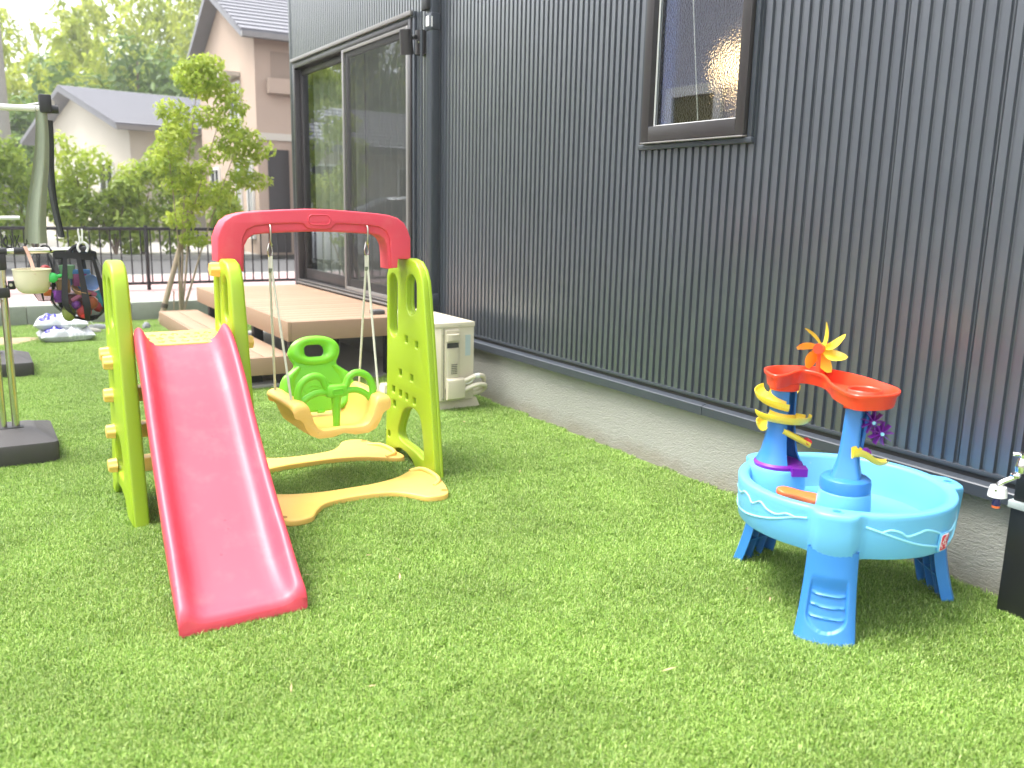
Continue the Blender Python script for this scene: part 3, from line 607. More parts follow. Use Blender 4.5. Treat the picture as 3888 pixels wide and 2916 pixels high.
part('screw', MB().lathe([(0.005, 0), (0.005, 0.004)], (0, 0, 0), 10, Matrix.Translation((X0+0.17, Y0-0.0055, ZB+0.008)) @ Matrix.Rotation(R(90), 4, 'X')), zinc, ac)
# service cover on the near end
cov = MB().mesh(flat([rr(X0+0.115, 0.355, 0.105, 0.40, 0.012)], 0.016, 0.004), Matrix.Translation((0, Y0-0.004, 0)) @ Matrix.Rotation(R(90), 4, 'X'))
co = part('service_cover', cov, acm, ac)
hd = MB()
def handf(u, v):
    a = (u-0.5)*math.pi; return (X0+0.115+0.048*math.sin(a), Y0-0.012-0.022*math.cos(a), 0.475+0.05*v+0.012*math.cos(a)*(1-v))
hd.grid(handf, 17, 5)
hd.loft([[(X0+0.115+0.048*math.sin((u/16-0.5)*math.pi), Y0-0.012-k*0.022*math.cos((u/16-0.5)*math.pi), 0.525+0.004*(1-k)) for u in range(17)] for k in (1, 0.0)], False, False, False)
part('grip_hood', hd, acm, co)
part('grip_slot', MB().box(X0+0.072, Y0-0.0135, 0.435, X0+0.158, Y0-0.0122, 0.468), acd, co)
colf = MB()
def colfn(u, v):
    a = (u-0.5)*math.pi; return (X0+0.115+0.046*math.sin(a), Y0-0.012-0.012*math.cos(a), 0.225+0.205*v)
colf.grid(colfn, 17, 3); part('cover_column', colf, acm, co)
for k in range(6):
    part('vent_slot', MB().box(X0+0.098, Y0-0.0262, 0.262+0.012*k, X0+0.142, Y0-0.0236, 0.2655+0.012*k), acd, co)
part('valve_cover', MB().loft([[(X0+0.065, Y0-0.012, z), (X0+0.065, Y0-d, z), (X0+0.10, Y0-d-0.012, z), (X0+0.175, Y0-d-0.010, z), (X0+0.195, Y0-d, z), (X0+0.195, Y0-0.012, z)] for z, d in ((0.088, 0.03), (0.10, 0.042), (0.20, 0.046), (0.222, 0.040), (0.232, 0.02))]), acm, co, ang=30)
h1 = [(X0+0.185, Y0-0.03, 0.205), (X0+0.25, Y0-0.04, 0.232), (X1+0.02, Y0-0.035, 0.240), (X1+0.075, Y0-0.01, 0.222), (X1+0.095, Y0+0.03, 0.170), (X1+0.06, Y0+0.06, 0.12), (X1+0.0, Y0+0.07, 0.11)]
h2 = [(X0+0.185, Y0-0.03, 0.145), (X0+0.25, Y0-0.045, 0.172), (X1+0.02, Y0-0.045, 0.180), (X1+0.08, Y0-0.02, 0.165), (X1+0.10, Y0+0.03, 0.125), (X1+0.06, Y0+0.06, 0.10), (X1+0.0, Y0+0.07, 0.095)]
for h in (h1, h2): part('pipe', MB().tube(smoothpoly(h, 6, False), 0.0155, 12), foam, ac)
part('tape_wrap', MB().tube([(X1-0.015, Y0-0.042, 0.2385), (X1+0.02, Y0-0.036, 0.2395)], 0.0175, 12), whitepl, ac)
part('cable', MB().tube(smoothpoly([(X0+0.19, Y0-0.03, 0.19), (X0+0.23, Y0-0.04, 0.195), (X1-0.01, Y0-0.035, 0.225), (X1+0.01, Y0, 0.23)], 5, False), 0.005, 8), whitepl, ac)
part('rating_label', MB().box(X1-0.066, Y0-0.0022, 0.375, X1-0.026, Y0-0.001, 0.515), paper_m, ac)
bl_ = part('brand_label', MB().box(X0-0.0015, Y0+0.045, 0.475, X0-0.0005, Y0+0.10, 0.53), paperblue, ac)
part('printed_mark', MB().box(X0-0.0024, Y0+0.058, 0.497, X0-0.0018, Y0+0.066, 0.514).box(X0-0.0024, Y0+0.068, 0.490, X0-0.0018, Y0+0.074, 0.503), inkblue, bl_)
# fan guard on the front
part('fan_recess', MB().lathe([(0.21, 0), (0.21, 0.003)], (0, 0, 0), 40, Matrix.Translation((X0-0.001, 5.50, 0.33)) @ Matrix.Rotation(R(-90), 4, 'Y')), acd, ac)
for k in range(23):
    y = 5.285+0.02*k
    part('grille_bar', MB().box(X0-0.022, y-0.002, 0.105, X0-0.017, y+0.002, 0.555), acm, ac, smooth=False)
for k in range(6):
    part('grille_crossbar', MB().box(X0-0.027, 5.275, 0.107+0.088*k, X0-0.0222, 5.735, 0.114+0.088*k), acm, ac, smooth=False)
for y in (5.11, 5.74):
    part('foot_block', MB().loft([[(X0-0.07-a, y-0.045-a, z), (X1+0.05+a, y-0.045-a, z), (X1+0.05+a, y+0.045+a, z), (X0-0.07-a, y+0.045+a, z)] for z, a in ((0.0, 0.022), (0.072, 0.0))]), acm, ac, ang=20)
    part('foot_rail', MB().box(X0-0.03, y-0.02, 0.070, X1+0.02, y+0.02, 0.081), frame_l, ac)
solo('clear_lid', MB().lathe([(0.075, 0.0), (0.072, 0.012), (0.055, 0.032), (0.02, 0.042), (0.004, 0.043)], (2.63, 5.62, ZB+0.0277), 28, cap0=False), meshmat('clear plastic', (0.75, 0.78, 0.82), 0.35), 'small clear plastic dome lid lying on the air conditioner top', 'lid')
# ------------------------------------------------------------------ slide and swing set
play = thing('slide_and_swing_set', 'plastic play set with red slide, lime side panels and red swing beam', 'playset', (1.2, 3.8, 0))
# side panel outline in (y, z)
outl = [(3.715, 0.0), (3.735, 0.13), (3.775, 0.42), (3.82, 0.72), (3.85, 0.90), (3.868, 0.985), (3.90, 1.04), (3.95, 1.078), (4.02, 1.09), (4.10, 1.088), (4.20, 1.075), (4.265, 1.045), (4.295, 0.99), (4.298, 0.90), (4.30, 0.6), (4.312, 0.3), (4.325, 0.08), (4.33, 0.0), (4.26, 0.0), (4.235, 0.02), (4.20, 0.052), (4.14, 0.068), (4.06, 0.062), (3.99, 0.04), (3.955, 0.01), (3.95, 0.0)]
def slot(cy, cz, w, h, rot=0): return rr(cy, cz, w, h, w*0.49, 7, rot)
slots = [slot(4.215, 0.832, 0.105, 0.335), slot(3.995, 0.908, 0.125, 0.205)]
archhole = smoothpoly([(4.012, 0.318), (3.945, 0.315), (3.895, 0.285), (3.865, 0.20), (3.85, 0.095), (3.868, 0.078), (3.97, 0.098), (4.11, 0.112), (4.155, 0.135), (4.155, 0.18), (4.125, 0.235), (4.085, 0.29)], 4)
sqs = [(4.055, 0.672), (3.935, 0.660), (4.130, 0.484), (3.992, 0.478), (4.218, 0.378), (4.130, 0.372), (4.052, 0.368), (3.962, 0.362), (4.207, 0.300), (4.282, 0.115), (4.188, 0.028+0.06), (3.92, 0.045)]
holes = [rr(a, b, 0.036, 0.036, 0.006, 2) for a, b in sqs]
A = flat([outl]+slots+[archhole]+holes[:10], 0.036, 0.008, 3)
Bk = flat([outl]+slots+[archhole], 0.022, 0.008, 3)
MY = Matrix(((0, 0, 1, 0), (1, 0, 0, 0), (0, 1, 0, 0), (0, 0, 0, 1)))      # local (a,b,depth) -> x=depth, y=a, z=b
def panel_mb(x, flip=1): return MB().mesh(A, Matrix.Translation((x+0.018*flip, 0, 0)) @ MY).mesh(Bk, Matrix.Translation((x+0.041*flip, 0, 0)) @ MY)
part('tower_panel', panel_mb(1.895), lime, play, ang=50)
outs = [(3.715, 0.0), (3.735, 0.13), (3.775, 0.42), (3.82, 0.72), (3.85, 0.90), (3.862, 0.985), (3.885, 1.045), (3.925, 1.085), (3.985, 1.10), (4.05, 1.098), (4.11, 1.082), (4.150, 1.045), (4.165, 0.99), (4.170, 0.80), (4.185, 0.55), (4.23, 0.28), (4.30, 0.08), (4.315, 0.0), (4.235, 0.0), (4.20, 0.05), (4.13, 0.085), (4.02, 0.09), (3.93, 0.07), (3.885, 0.02), (3.88, 0.0)]
SPL = flat([outs, slot(3.955, 0.925, 0.085, 0.20), slot(4.085, 0.905, 0.060, 0.24), smoothpoly([(4.03, 0.34), (3.95, 0.31), (3.915, 0.24), (3.92, 0.17), (4.0, 0.155), (4.10, 0.165), (4.13, 0.21), (4.10, 0.29)], 4)], 0.066, 0.014, 4)
for x in (0.962+0.033, 0.492+0.033): part('side_panel', MB().mesh(SPL, Matrix.Translation((x, 0, 0)) @ MY), lime, play, ang=60)
# ribbed yellow bolt caps
def knob_mb(x, y, z, s=1, r=0.030, l=0.036):
    rings = []
    for d, k in ((0.0, 1.06), (0.004, 1.0), (0.030, 0.94), (l-0.001, 0.86), (l, 0.75)):
        rings.append([(x-s*d, y+r*k*(1+0.10*math.cos(6*a))*math.cos(a), z+r*k*(1+0.10*math.cos(6*a))*math.sin(a)) for a in [2*math.pi*i/36 for i in range(36)]])
    return MB().loft(rings)
for (y, z) in ((4.12, 0.684), (4.035, 0.660), (4.09, 0.505), (4.10, 0.338), (4.11, 0.178)):
    part('bolt_cap', knob_mb(0.492, y, z), yellow, play)
part('bolt_cap', knob_mb(0.963, 4.05, 1.050, 1, 0.032, 0.04), yellow, play)
part('bolt_cap', knob_mb(1.027, 3.90, 0.735, -1), yellow, play)
for z in (0.178, 0.338, 0.505):
    part('ladder_rung', MB().box(0.550, 4.06, z-0.035, 0.990, 4.14, z+0.03, 0.010), yellow, play)
pl = part('platform', MB().box(0.560, 3.83, 0.722, 0.980, 4.22, 0.757, 0.006), yellow, play)
for k in range(7):
    for j in range(3):
        x = 0.625+0.048*k+0.01*(j % 2); y = 3.90+0.10*j; rx = rnd.uniform(0.012, 0.020); a0 = rnd.uniform(0, 6)
        part('relief_curl', MB().tube([(x+rx*math.cos(a0+t*0.6)*(0.6+0.06*t), y+1.6*rx*math.sin(a0+t*0.6)*(0.6+0.06*t), 0.7575) for t in range(9)], 0.0035, 6), yellow, pl)
# the slide chute
path = smoothpoly([(3.90, 0.752), (3.82, 0.748), (3.70, 0.705), (3.52, 0.590), (3.32, 0.432), (3.12, 0.290), (2.95, 0.180), (2.82, 0.108), (2.73, 0.070), (2.672, 0.056), (2.655, 0.036)], 5, False)
rings = []; NP = len(path)
for i, (y, z) in enumerate(path):
    t = i/(NP-1); f = (3.90-y)/(3.90-2.655); xc = 0.757-0.090*f; w = 0.388+0.026*f
    foot = max(0, min(1, (y-2.655)/0.22)); h = 0.078*(0.22+0.78*foot**0.6) ; h *= 1.0+0.10*math.sin(f*7.5); top = max(0, min(1, (3.90-y)/0.06)); h *= 0.55+0.45*top
    under = min(0.030, z-0.006); hw = w/2
    k = 0.030+0.012*math.sin(f*9+1)
    half = [(-hw+0.008, -under), (-hw, -under*0.6), (-hw, h*0.55), (-hw+0.003, h*0.82), (-hw+0.010, h*0.95), (-hw+0.019, h), (-hw+0.027, h*0.97), (-hw+0.035, h*0.86), (-hw+0.044, h*0.63), (-hw+0.053, h*0.40), (-hw+0.064, h*0.20), (-hw+0.080, h*0.06), (-hw+0.102, h*0.008), (-hw+0.135, 0.0)]
    prof = half+[(-x, q) for x, q in reversed(half)]
    rings.append([(xc+a, y, z+q) for a, q in prof])
part('slide_chute', MB().loft(rings), red, play, ang=60)
# swing beam
cx = 1.435
def mir(pts): return pts+[(2*cx-x, z) for x, z in reversed(pts)]
outer = mir([(0.958, 1.086), (0.959, 1.19), (0.976, 1.235), (0.995, 1.266), (1.03, 1.290), (1.08, 1.304), (1.16, 1.312), (1.28, 1.320), (1.40, 1.326)])
inner = mir([(1.027, 1.086), (1.030, 1.042), (1.076, 1.038), (1.078, 1.11), (1.083, 1.155), (1.098, 1.185), (1.125, 1.204), (1.18, 1.211), (1.30, 1.217), (1.40, 1.220)])
bodyl = outer+list(reversed(inner))
MXZ = Matrix(((1, 0, 0, 0), (0, 0, -1, 0), (0, 1, 0, 0), (0, 0, 0, 1)))    # local (a,b,depth) -> x=a, z=b, y=-depth
beam = part('swing_beam', MB().mesh(flat([bodyl], 0.110, 0.010, 3), Matrix.Translation((0, 4.098, 0)) @ MXZ), red, play, ang=50)
ginner = mir([(1.0275, 1.0865), (1.031, 1.043), (1.066, 1.041), (1.068, 1.13), (1.074, 1.19), (1.092, 1.226), (1.13, 1.245), (1.20, 1.253), (1.32, 1.259), (1.355, 1.257), (1.375, 1.236), (1.41, 1.230)])
part('raised_band', MB().mesh(flat([outer+list(reversed(ginner))], 0.020, 0.007, 3), Matrix.Translation((0, 4.040, 0)) @ MXZ), red, beam, ang=50)
oval = rr(cx, 1.277, 0.115, 0.052, 0.025, 6); oval2 = rr(cx, 1.277, 0.100, 0.038, 0.0185, 6)
part('oval_boss', MB().mesh(flat([oval, oval2], 0.008, 0.0035, 2), Matrix.Translation((0, 4.029, 0)) @ MXZ), red, beam, ang=50)
# hooks, clips
for x in (1.196, 1.674):
    part('eye_bolt', MB().tube(smoothpoly([(x, 4.06, 1.255), (x, 4.022, 1.245), (x, 4.018, 1.205), (x, 4.022, 1.172), (x+0.008, 4.035, 1.160), (x, 4.046, 1.172)], 5, False), 0.0048, 8), zinc, play)
    c = [(x+0.013*math.sin(a)*(1.0 if math.cos(a) < 0 else 0.75), 4.035+0.004*math.sin(a), 1.138+0.034*math.cos(a)) for a in [2*math.pi*i/20 for i in range(21)]]
    part('snap_hook', MB().tube(c, 0.0032, 8), steel, play)
# yellow floor braces
def brace(cy, sgn, zt=0.038):
    half = [(0.0, 0.062), (0.13, 0.066), (0.26, 0.10), (0.36, 0.165), (0.42, 0.205), (0.462, 0.20), (0.468, 0.12), (0.452, -0.02), (0.42, -0.14), (0.385, -0.225), (0.335, -0.245), (0.27, -0.225), (0.225, -0.155), (0.15, -0.085), (0.0, -0.064)]
    pts = [(cx+a, cy+sgn*b) for a, b in half]+[(cx-a, cy+sgn*b) for a, b in reversed(half[1:-1])]
    return MB().mesh(flat([smoothpoly(pts, 4)], 0.030, 0.008, 3), Matrix.Translation((0, 0, zt-0.015)))
for cy, sg in ((3.66, 1), (4.28, -1)):
    br = part('floor_brace', brace(cy, sg), yellow, play, ang=50)
    for sx in (-1, 1):
        part('raised_lip', MB().tube(smoothpoly([(cx+sx*0.37, cy+sg*0.165, 0.036), (cx+sx*0.425, cy+sg*0.15, 0.046), (cx+sx*0.442, cy+sg*0.06, 0.046), (cx+sx*0.425, cy-sg*0.05, 0.044), (cx+sx*0.375, cy-sg*0.10, 0.034)], 5, False), 0.011, 8), yellow, br)
        part('bolt_hole', MB().lathe([(0.016, 0), (0.016, 0.0012)], (cx+sx*0.385, cy-sg*0.185, 0.0375), 16), mat('hole shade', (0.42, 0.20, 0.03), 0.6) if 'hole shade' not in MATS else MATS['hole shade'], br)

# ------------------------------------------------------------------ toddler swing seat
sw = thing('toddler_swing', 'yellow swing seat with bright green backrest and guard bar on white ropes', 'swing', (1.44, 4.0, 0.28))
sc_x = 1.443
prof = [(0.0, 0.300), (0.06, 0.300), (0.105, 0.308), (0.132, 0.328), (0.150, 0.365), (0.160, 0.405), (0.168, 0.434), (0.180, 0.449), (0.200, 0.455), (0.225, 0.453), (0.243, 0.444), (0.250, 0.432)]
profu = [(0.247, 0.419), (0.236, 0.410), (0.220, 0.403), (0.206, 0.385), (0.194, 0.345), (0.170, 0.297), (0.128, 0.268), (0.06, 0.258), (0.0, 0.270)]
def ring(y, s, dz, f):
    up_ = [(a, b) for a, b in prof]; lo = [(a, b) for a, b in profu]
    P = [(-a, b) for a, b in reversed(up_)]+up_[1:]+lo+[(-a, b) for a, b in reversed(lo[:-1])]
    out = []
    for a, b in P:
        m_ = 0.28+0.5*(b-0.28); bb = m_+(b-m_)*f if f < 1 else b
        lift = dz*max(0, 1-abs(a)/0.2)
        out.append((sc_x+a*s, y, bb+lift))
    return out
ys = [(3.775, 0.955, 0.020, 0.55), (3.778, 0.968, 0.022, 0.74), (3.786, 0.982, 0.024, 0.90), (3.805, 0.993, 0.022, 0.98), (3.83, 0.995, 0.014, 1), (3.86, 1.0, 0.004, 1), (3.92, 1.0, 0.0, 1), (4.02, 1.0, 0.0, 1), (4.12, 1.0, 0.0, 1), (4.18, 0.98, 0.0, 0.96), (4.215, 0.93, 0.004, 0.78), (4.225, 0.90, 0.01, 0.5)]
part('seat', MB().loft([ring(*q) for q in ys]), yellow, sw, ang=60)
part('bolt', MB().lathe([(0.014, 0.0), (0.014, 0.014)], (sc_x, 3.89, 0.250), 14), steel, sw)
# guard bar
bar = part('guard_bar', MB().box(sc_x-0.052, 3.848, 0.448, sc_x+0.052, 3.900, 0.506, 0.013), leafgreen, sw)
part('badge', MB().mesh(flat([rr(sc_x, 0.476, 0.054, 0.030, 0.009, 4), rr(sc_x, 0.476, 0.046, 0.022, 0.006, 4)], 0.006, 0.002, 2), Matrix.Translation((0, 3.8465, 0)) @ MXZ), leafgreen, bar)
part('post', MB().tube([(sc_x, 3.878, 0.295), (sc_x, 3.876, 0.34), (sc_x, 3.875, 0.40), (sc_x, 3.875, 0.455)], [0.0165, 0.018, 0.021, 0.026], 14), leafgreen, bar)
for s in (-1, 1):
    up_ = [(0.040, 0.486), (0.055, 0.510), (0.068, 0.540), (0.098, 0.556), (0.135, 0.550), (0.168, 0.525), (0.185, 0.485), (0.188, 0.450), (0.180, 0.418), (0.176, 0.395)]
    lo = [(0.040, 0.470), (0.085, 0.474), (0.120, 0.466), (0.155, 0.445), (0.176, 0.418)]
    part('handle_loop', MB().tube(smoothpoly([(sc_x+s*a, 3.875, b) for a, b in up_], 4, False), [0.0175]*33+[0.014]*4, 12), leafgreen, bar)
    part('handle_rail', MB().tube(smoothpoly([(sc_x+s*a, 3.875, b) for a, b in lo], 4, False), 0.0155, 12), leafgreen, bar)
# backrest (local a = x, b = height up the tilted back)
hb = [(0.0, 0.395), (0.055, 0.388), (0.100, 0.366), (0.128, 0.332), (0.134, 0.305), (0.124, 0.278), (0.112, 0.256), (0.116, 0.238), (0.145, 0.215), (0.172, 0.195), (0.190, 0.160), (0.196, 0.115), (0.190, 0.070), (0.160, 0.035), (0.130, 0.015), (0.0, 0.008)]
bo = smoothpoly([(a, b) for a, b in hb]+[(-a, b) for a, b in reversed(hb[1:-1])], 4)
hole = rr(0, 0.318, 0.105, 0.062, 0.028, 5)
tilt = math.atan2(0.105, 0.38)
MB_ = Matrix.Translation((1.452, 4.125, 0.312)) @ Matrix.Rotation(-tilt, 4, 'X') @ MXZ
bk = part('backrest', MB().mesh(flat([bo, hole], 0.030, 0.012, 4), MB_), leafgreen, sw, ang=60)
def pillow(outer, inner, bulge, base=0.013, n=9):
    """cushion between two outlines with the same number of points"""
    rings = []
    for k in range(n+1):
        t = k/n; h = base+bulge*math.sin(math.pi*min(1, max(0, 0.03+0.94*t)))**0.65
        rings.append([(o[0]*(1-t)+i[0]*t, o[1]*(1-t)+i[1]*t, h) for o, i in zip(outer, inner)])
    return rings
NA = 64
def superell(cz, rx, rz, e): return [(math.copysign(abs(math.cos(a))**e, math.cos(a))*rx, cz+math.copysign(abs(math.sin(a))**e, math.sin(a))*rz) for a in [2*math.pi*k/NA for k in range(NA)]]
part('head_pad', MB().loft(pillow(superell(0.318, 0.131, 0.075, 0.92), superell(0.318, 0.054, 0.031, 0.55), 0.026), True, False, False, MB_), leafgreen, bk, ang=70)
bodyo = smoothpoly([(0.098, 0.246), (0.112, 0.236), (0.143, 0.213), (0.168, 0.193), (0.186, 0.158), (0.192, 0.115), (0.186, 0.072), (0.156, 0.038), (0.11, 0.018)], 4, False)
bodyi = smoothpoly([(0.080, 0.232), (0.086, 0.222), (0.098, 0.205), (0.112, 0.185), (0.122, 0.155), (0.126, 0.115), (0.122, 0.080), (0.108, 0.055), (0.09, 0.036)], 4, False)
for s in (-1, 1):
    part('side_bolster', MB().loft(pillow([(s*x, z) for x, z in bodyo], [(s*x, z) for x, z in bodyi], 0.017, 0.012), False, False, False, MB_), leafgreen, bk, ang=70)
part('tab', MB().box(-0.018, 0.0, 0.0, 0.018, 0.014, 0.022, 0.003, MB_), leafgreen, bk)
part('relief_drawing', MB().tube(smoothpoly([(-0.075, 0.115, 0.0155), (-0.055, 0.105, 0.0155), (-0.045, 0.120, 0.0155), (-0.02, 0.125, 0.0155), (0.005, 0.118, 0.0155), (0.01, 0.130, 0.0155), (-0.02, 0.142, 0.0155), (-0.05, 0.138, 0.0155)], 4, False), 0.0025, 6, M=MB_).tube(smoothpoly([(0.035+0.014*math.cos(a), 0.165+0.014*math.sin(a), 0.0155) for a in [0, 1, 2, 3, 4, 5]], 4), 0.0025, 6, M=MB_).tube(smoothpoly([(0.058+0.016*math.cos(a), 0.142+0.010*math.sin(a), 0.0155) for a in [0, 1, 2, 3, 4, 5]], 4), 0.0025, 6, M=MB_).tube(smoothpoly([(0.02+0.010*math.cos(a), 0.178+0.014*math.sin(a), 0.0155) for a in [0, 1, 2, 3, 4, 5]], 4), 0.0025, 6, M=MB_), leafgreen, bk)
# ropes
for s, xt in ((-1, 1.196), (1, 1.674)):
    for (x, y, z) in ((sc_x+s*0.218, 3.875, 0.446), (sc_x+s*0.218, 4.125, 0.448)):
        e = 0.004 if y < 4 else -0.004
        part('rope', MB().tube([(xt+e, 4.035+(-e), 1.108), (xt+e, 4.035-e, 1.04), (x, y, z)], 0.0060, 8), rope_m, sw)
    part('rope_whipping', MB().tube([(xt, 4.035, 1.032), (xt, 4.034, 1.052)], 0.0098, 10), mat('green tape', (0.16, 0.18, 0.12), 0.7) if 'green tape' not in MATS else MATS['green tape'], sw)
# ------------------------------------------------------------------ water table
TX, TY = 2.59, 1.875; TR = 0.368
BOSS = [R(214), R(329), R(92)]
tbl = thing('water_play_table', 'round light blue water table with red-orange upper tray and blue legs', 'water table', (TX, TY, 0))
def angd(a, b): return (a-b+math.pi) % (2*math.pi)-math.pi
def Rt(th):
    r = TR
    for b in BOSS:
        d = abs(angd(th, b)); e = 0.20
        if d < 0.225: r += 0.046*math.sqrt(1-(d/0.25)**2)*(1 if d < 0.15 else 0.5+0.5*math.cos(math.pi*(d-0.15)/0.075))
    return r
def Zb(th):
    z = 0.274
    for b in BOSS:
        d = abs(angd(th, b))
        if d < 0.34: z -= 0.014*(0.5+0.5*math.cos(math.pi*d/0.34))
    return z
NT = 144
def tring(fr, fz): return [(TX+fr(t)*math.cos(t), TY+fr(t)*math.sin(t), fz(t)) for t in [2*math.pi*k/NT for k in range(NT)]]
IN = TR-0.034
tub = MB().loft([
    tring(lambda t: 0.05, lambda t: 0.276), tring(lambda t: Rt(t)*0.90, lambda t: Zb(t)+0.012), tring(lambda t: Rt(t)*0.968, lambda t: Zb(t)), tring(lambda t: Rt(t)*0.974, lambda t: Zb(t)+0.003),
    tring(lambda t: Rt(t)*0.990, lambda t: 0.355), tring(lambda t: Rt(t)*0.997, lambda t: 0.405), tring(lambda t: Rt(t)*0.998, lambda t: 0.417), tring(lambda t: Rt(t)*0.990, lambda t: 0.4235), tring(lambda t: Rt(t)*0.978, lambda t: 0.4255),
    tring(lambda t: IN+0.006, lambda t: 0.4255), tring(lambda t: IN-0.002, lambda t: 0.422), tring(lambda t: IN-0.006, lambda t: 0.413), tring(lambda t: IN-0.016, lambda t: 0.333), tring(lambda t: IN-0.030, lambda t: 0.303), tring(lambda t: IN-0.06, lambda t: 0.295), tring(lambda t: 0.05, lambda t: 0.291)])
tb = part('basin', tub, skyblue, tbl, ang=45)
def on_side(t, z): 
    f = 0.974+0.022*(z-0.272)/0.14; r = Rt(t)*f+0.0005; return (TX+r*math.cos(t), TY+r*math.sin(t), z)
def sideline(ths, zs): 
    n = len(ths); return smoothpoly([on_side(R(a), z) for a, z in zip(ths, zs)], 5, False)
for ths, zs in (((132, 147, 154, 159.7, 163.5, 170.7, 176, 182.4, 188.6, 193.4), (0.371, 0.371, 0.388, 0.383, 0.366, 0.386, 0.370, 0.366, 0.380, 0.376)),
                ((118, 132.4, 153.3, 165.5, 175.7, 182.7, 193.4, 200), (0.345, 0.305, 0.312, 0.324, 0.339, 0.352, 0.376, 0.384)),
                ((236, 240.4, 246, 249.7, 255.7, 261, 267.4, 275.5, 286.6, 294, 300, 306), (0.366, 0.376, 0.367, 0.353, 0.361, 0.368, 0.358, 0.340, 0.337, 0.352, 0.345, 0.372)),
                ((228, 231.2, 237.5, 245.3, 255.3, 265.6, 277.5, 290, 299, 306), (0.383, 0.377, 0.364, 0.346, 0.325, 0.309, 0.294, 0.298, 0.325, 0.372)),
                ((352, 5, 20, 35, 50, 62, 72), (0.35, 0.345, 0.33, 0.335, 0.345, 0.33, 0.35))):
    part('wave_ridge', MB().tube(sideline(ths, zs), 0.0042, 8), paleblue, tb)
for b in BOSS[:2]:
    p = (TX+(Rt(b)-0.042)*math.cos(b), TY+(Rt(b)-0.042)*math.sin(b), 0.4258)
    part('rim_socket', MB().lathe([(0.022, 0.0), (0.021, 0.002), (0.0165, 0.0022), (0.0155, 0.0008), (0.001, 0.0006)], p, 20), skyblue, tb)
    part('socket_shade', MB().lathe([(0.0135, 0.0), (0.0135, 0.0008)], (p[0], p[1], p[2]+0.0012), 20), midblue, tb)  # flat darker disc, its colour stands in for the shade inside the socket
# logo plate on the side
lt = R(276); lr = Rt(lt)*0.982
Ml = Matrix.Translation((TX+(lr+0.0035)*math.cos(lt), TY+(lr+0.0035)*math.sin(lt), 0.313)) @ Matrix.Rotation(lt+math.pi/2, 4, 'Z') @ Matrix.Rotation(R(90), 4, 'X') @ Matrix.Rotation(R(5), 4, 'X')
lg = part('logo_plate', MB().mesh(flat([rr(0, 0, 0.058, 0.068, 0.010, 4)], 0.008, 0.003), Ml), skyblue, tb)
part('white_border', MB().mesh(flat([rr(0, 0, 0.048, 0.058, 0.009, 4)], 0.0016, 0.0005), Ml @ Matrix.Translation((0, 0, 0.0045))), stickwhite, lg)
part('red_field', MB().mesh(flat([rr(0, 0, 0.043, 0.053, 0.0075, 4)], 0.0016, 0.0005), Ml @ Matrix.Translation((0, 0, 0.0055))), stickred, lg)
Mt = Ml @ Matrix.Translation((0, 0, 0.0068)) @ Matrix.Rotation(R(48), 4, 'Z')
txt = MB()
for i, ch in enumerate('STEP'): txt.mesh(text(ch, 0.0235, 0.0004), Mt @ Matrix.Translation((-0.0185+0.0128*i, 0.003+0.0012*i, 0)) @ Matrix.Rotation(R(-12), 4, 'Z'))
txt.mesh(text('2', 0.025, 0.0004), Mt @ Matrix.Translation((-0.001, -0.0155, 0)) @ Matrix.Rotation(R(-20), 4, 'Z'))
part('lettering', txt, stickwhite, lg, smooth=False)

# legs
LEGK = 0.0
def leg_r(v): return 0.418+0.044*(1-v)**2-0.014*v-LEGK          # radial distance of the outer skin, v = 0 at the ground
def leg_w(v): return 0.156+0.034*(1-v)**1.8
def leg_skin(b, inset=0.0, recess=True):
    def fn(u, v):
        uu = 2*u-1; z = 0.0+0.300*v; r = leg_r(v)-0.020*uu*uu-0.010*abs(uu)**6-inset; x = uu*leg_w(v)/2
        if recess:
            lo, hi = 0.13, 0.74; wv = 0.74 if v > 0.30 else 0.74*math.sqrt(max(0, 1-((0.30-v)/0.17)**2)) if v > 0.13 else 0
            if wv > 0 and abs(uu) < wv and v < hi:
                e = min(1, (wv-abs(uu))/0.10)*min(1, (hi-v)/0.20); r -= 0.012*e*e*(3-2*e)
                for q in (0.27, 0.39, 0.51):
                    dq = abs(v-q-0.03*uu*uu)
                    if dq < 0.012 and abs(uu) < wv-0.12: r += 0.0065*(1-dq/0.012)
        er = Vector((math.cos(b), math.sin(b), 0)); et = Vector((-math.sin(b), math.cos(b), 0))
        p = er*r+et*x; return (TX+p.x, TY+p.y, z)
    return fn
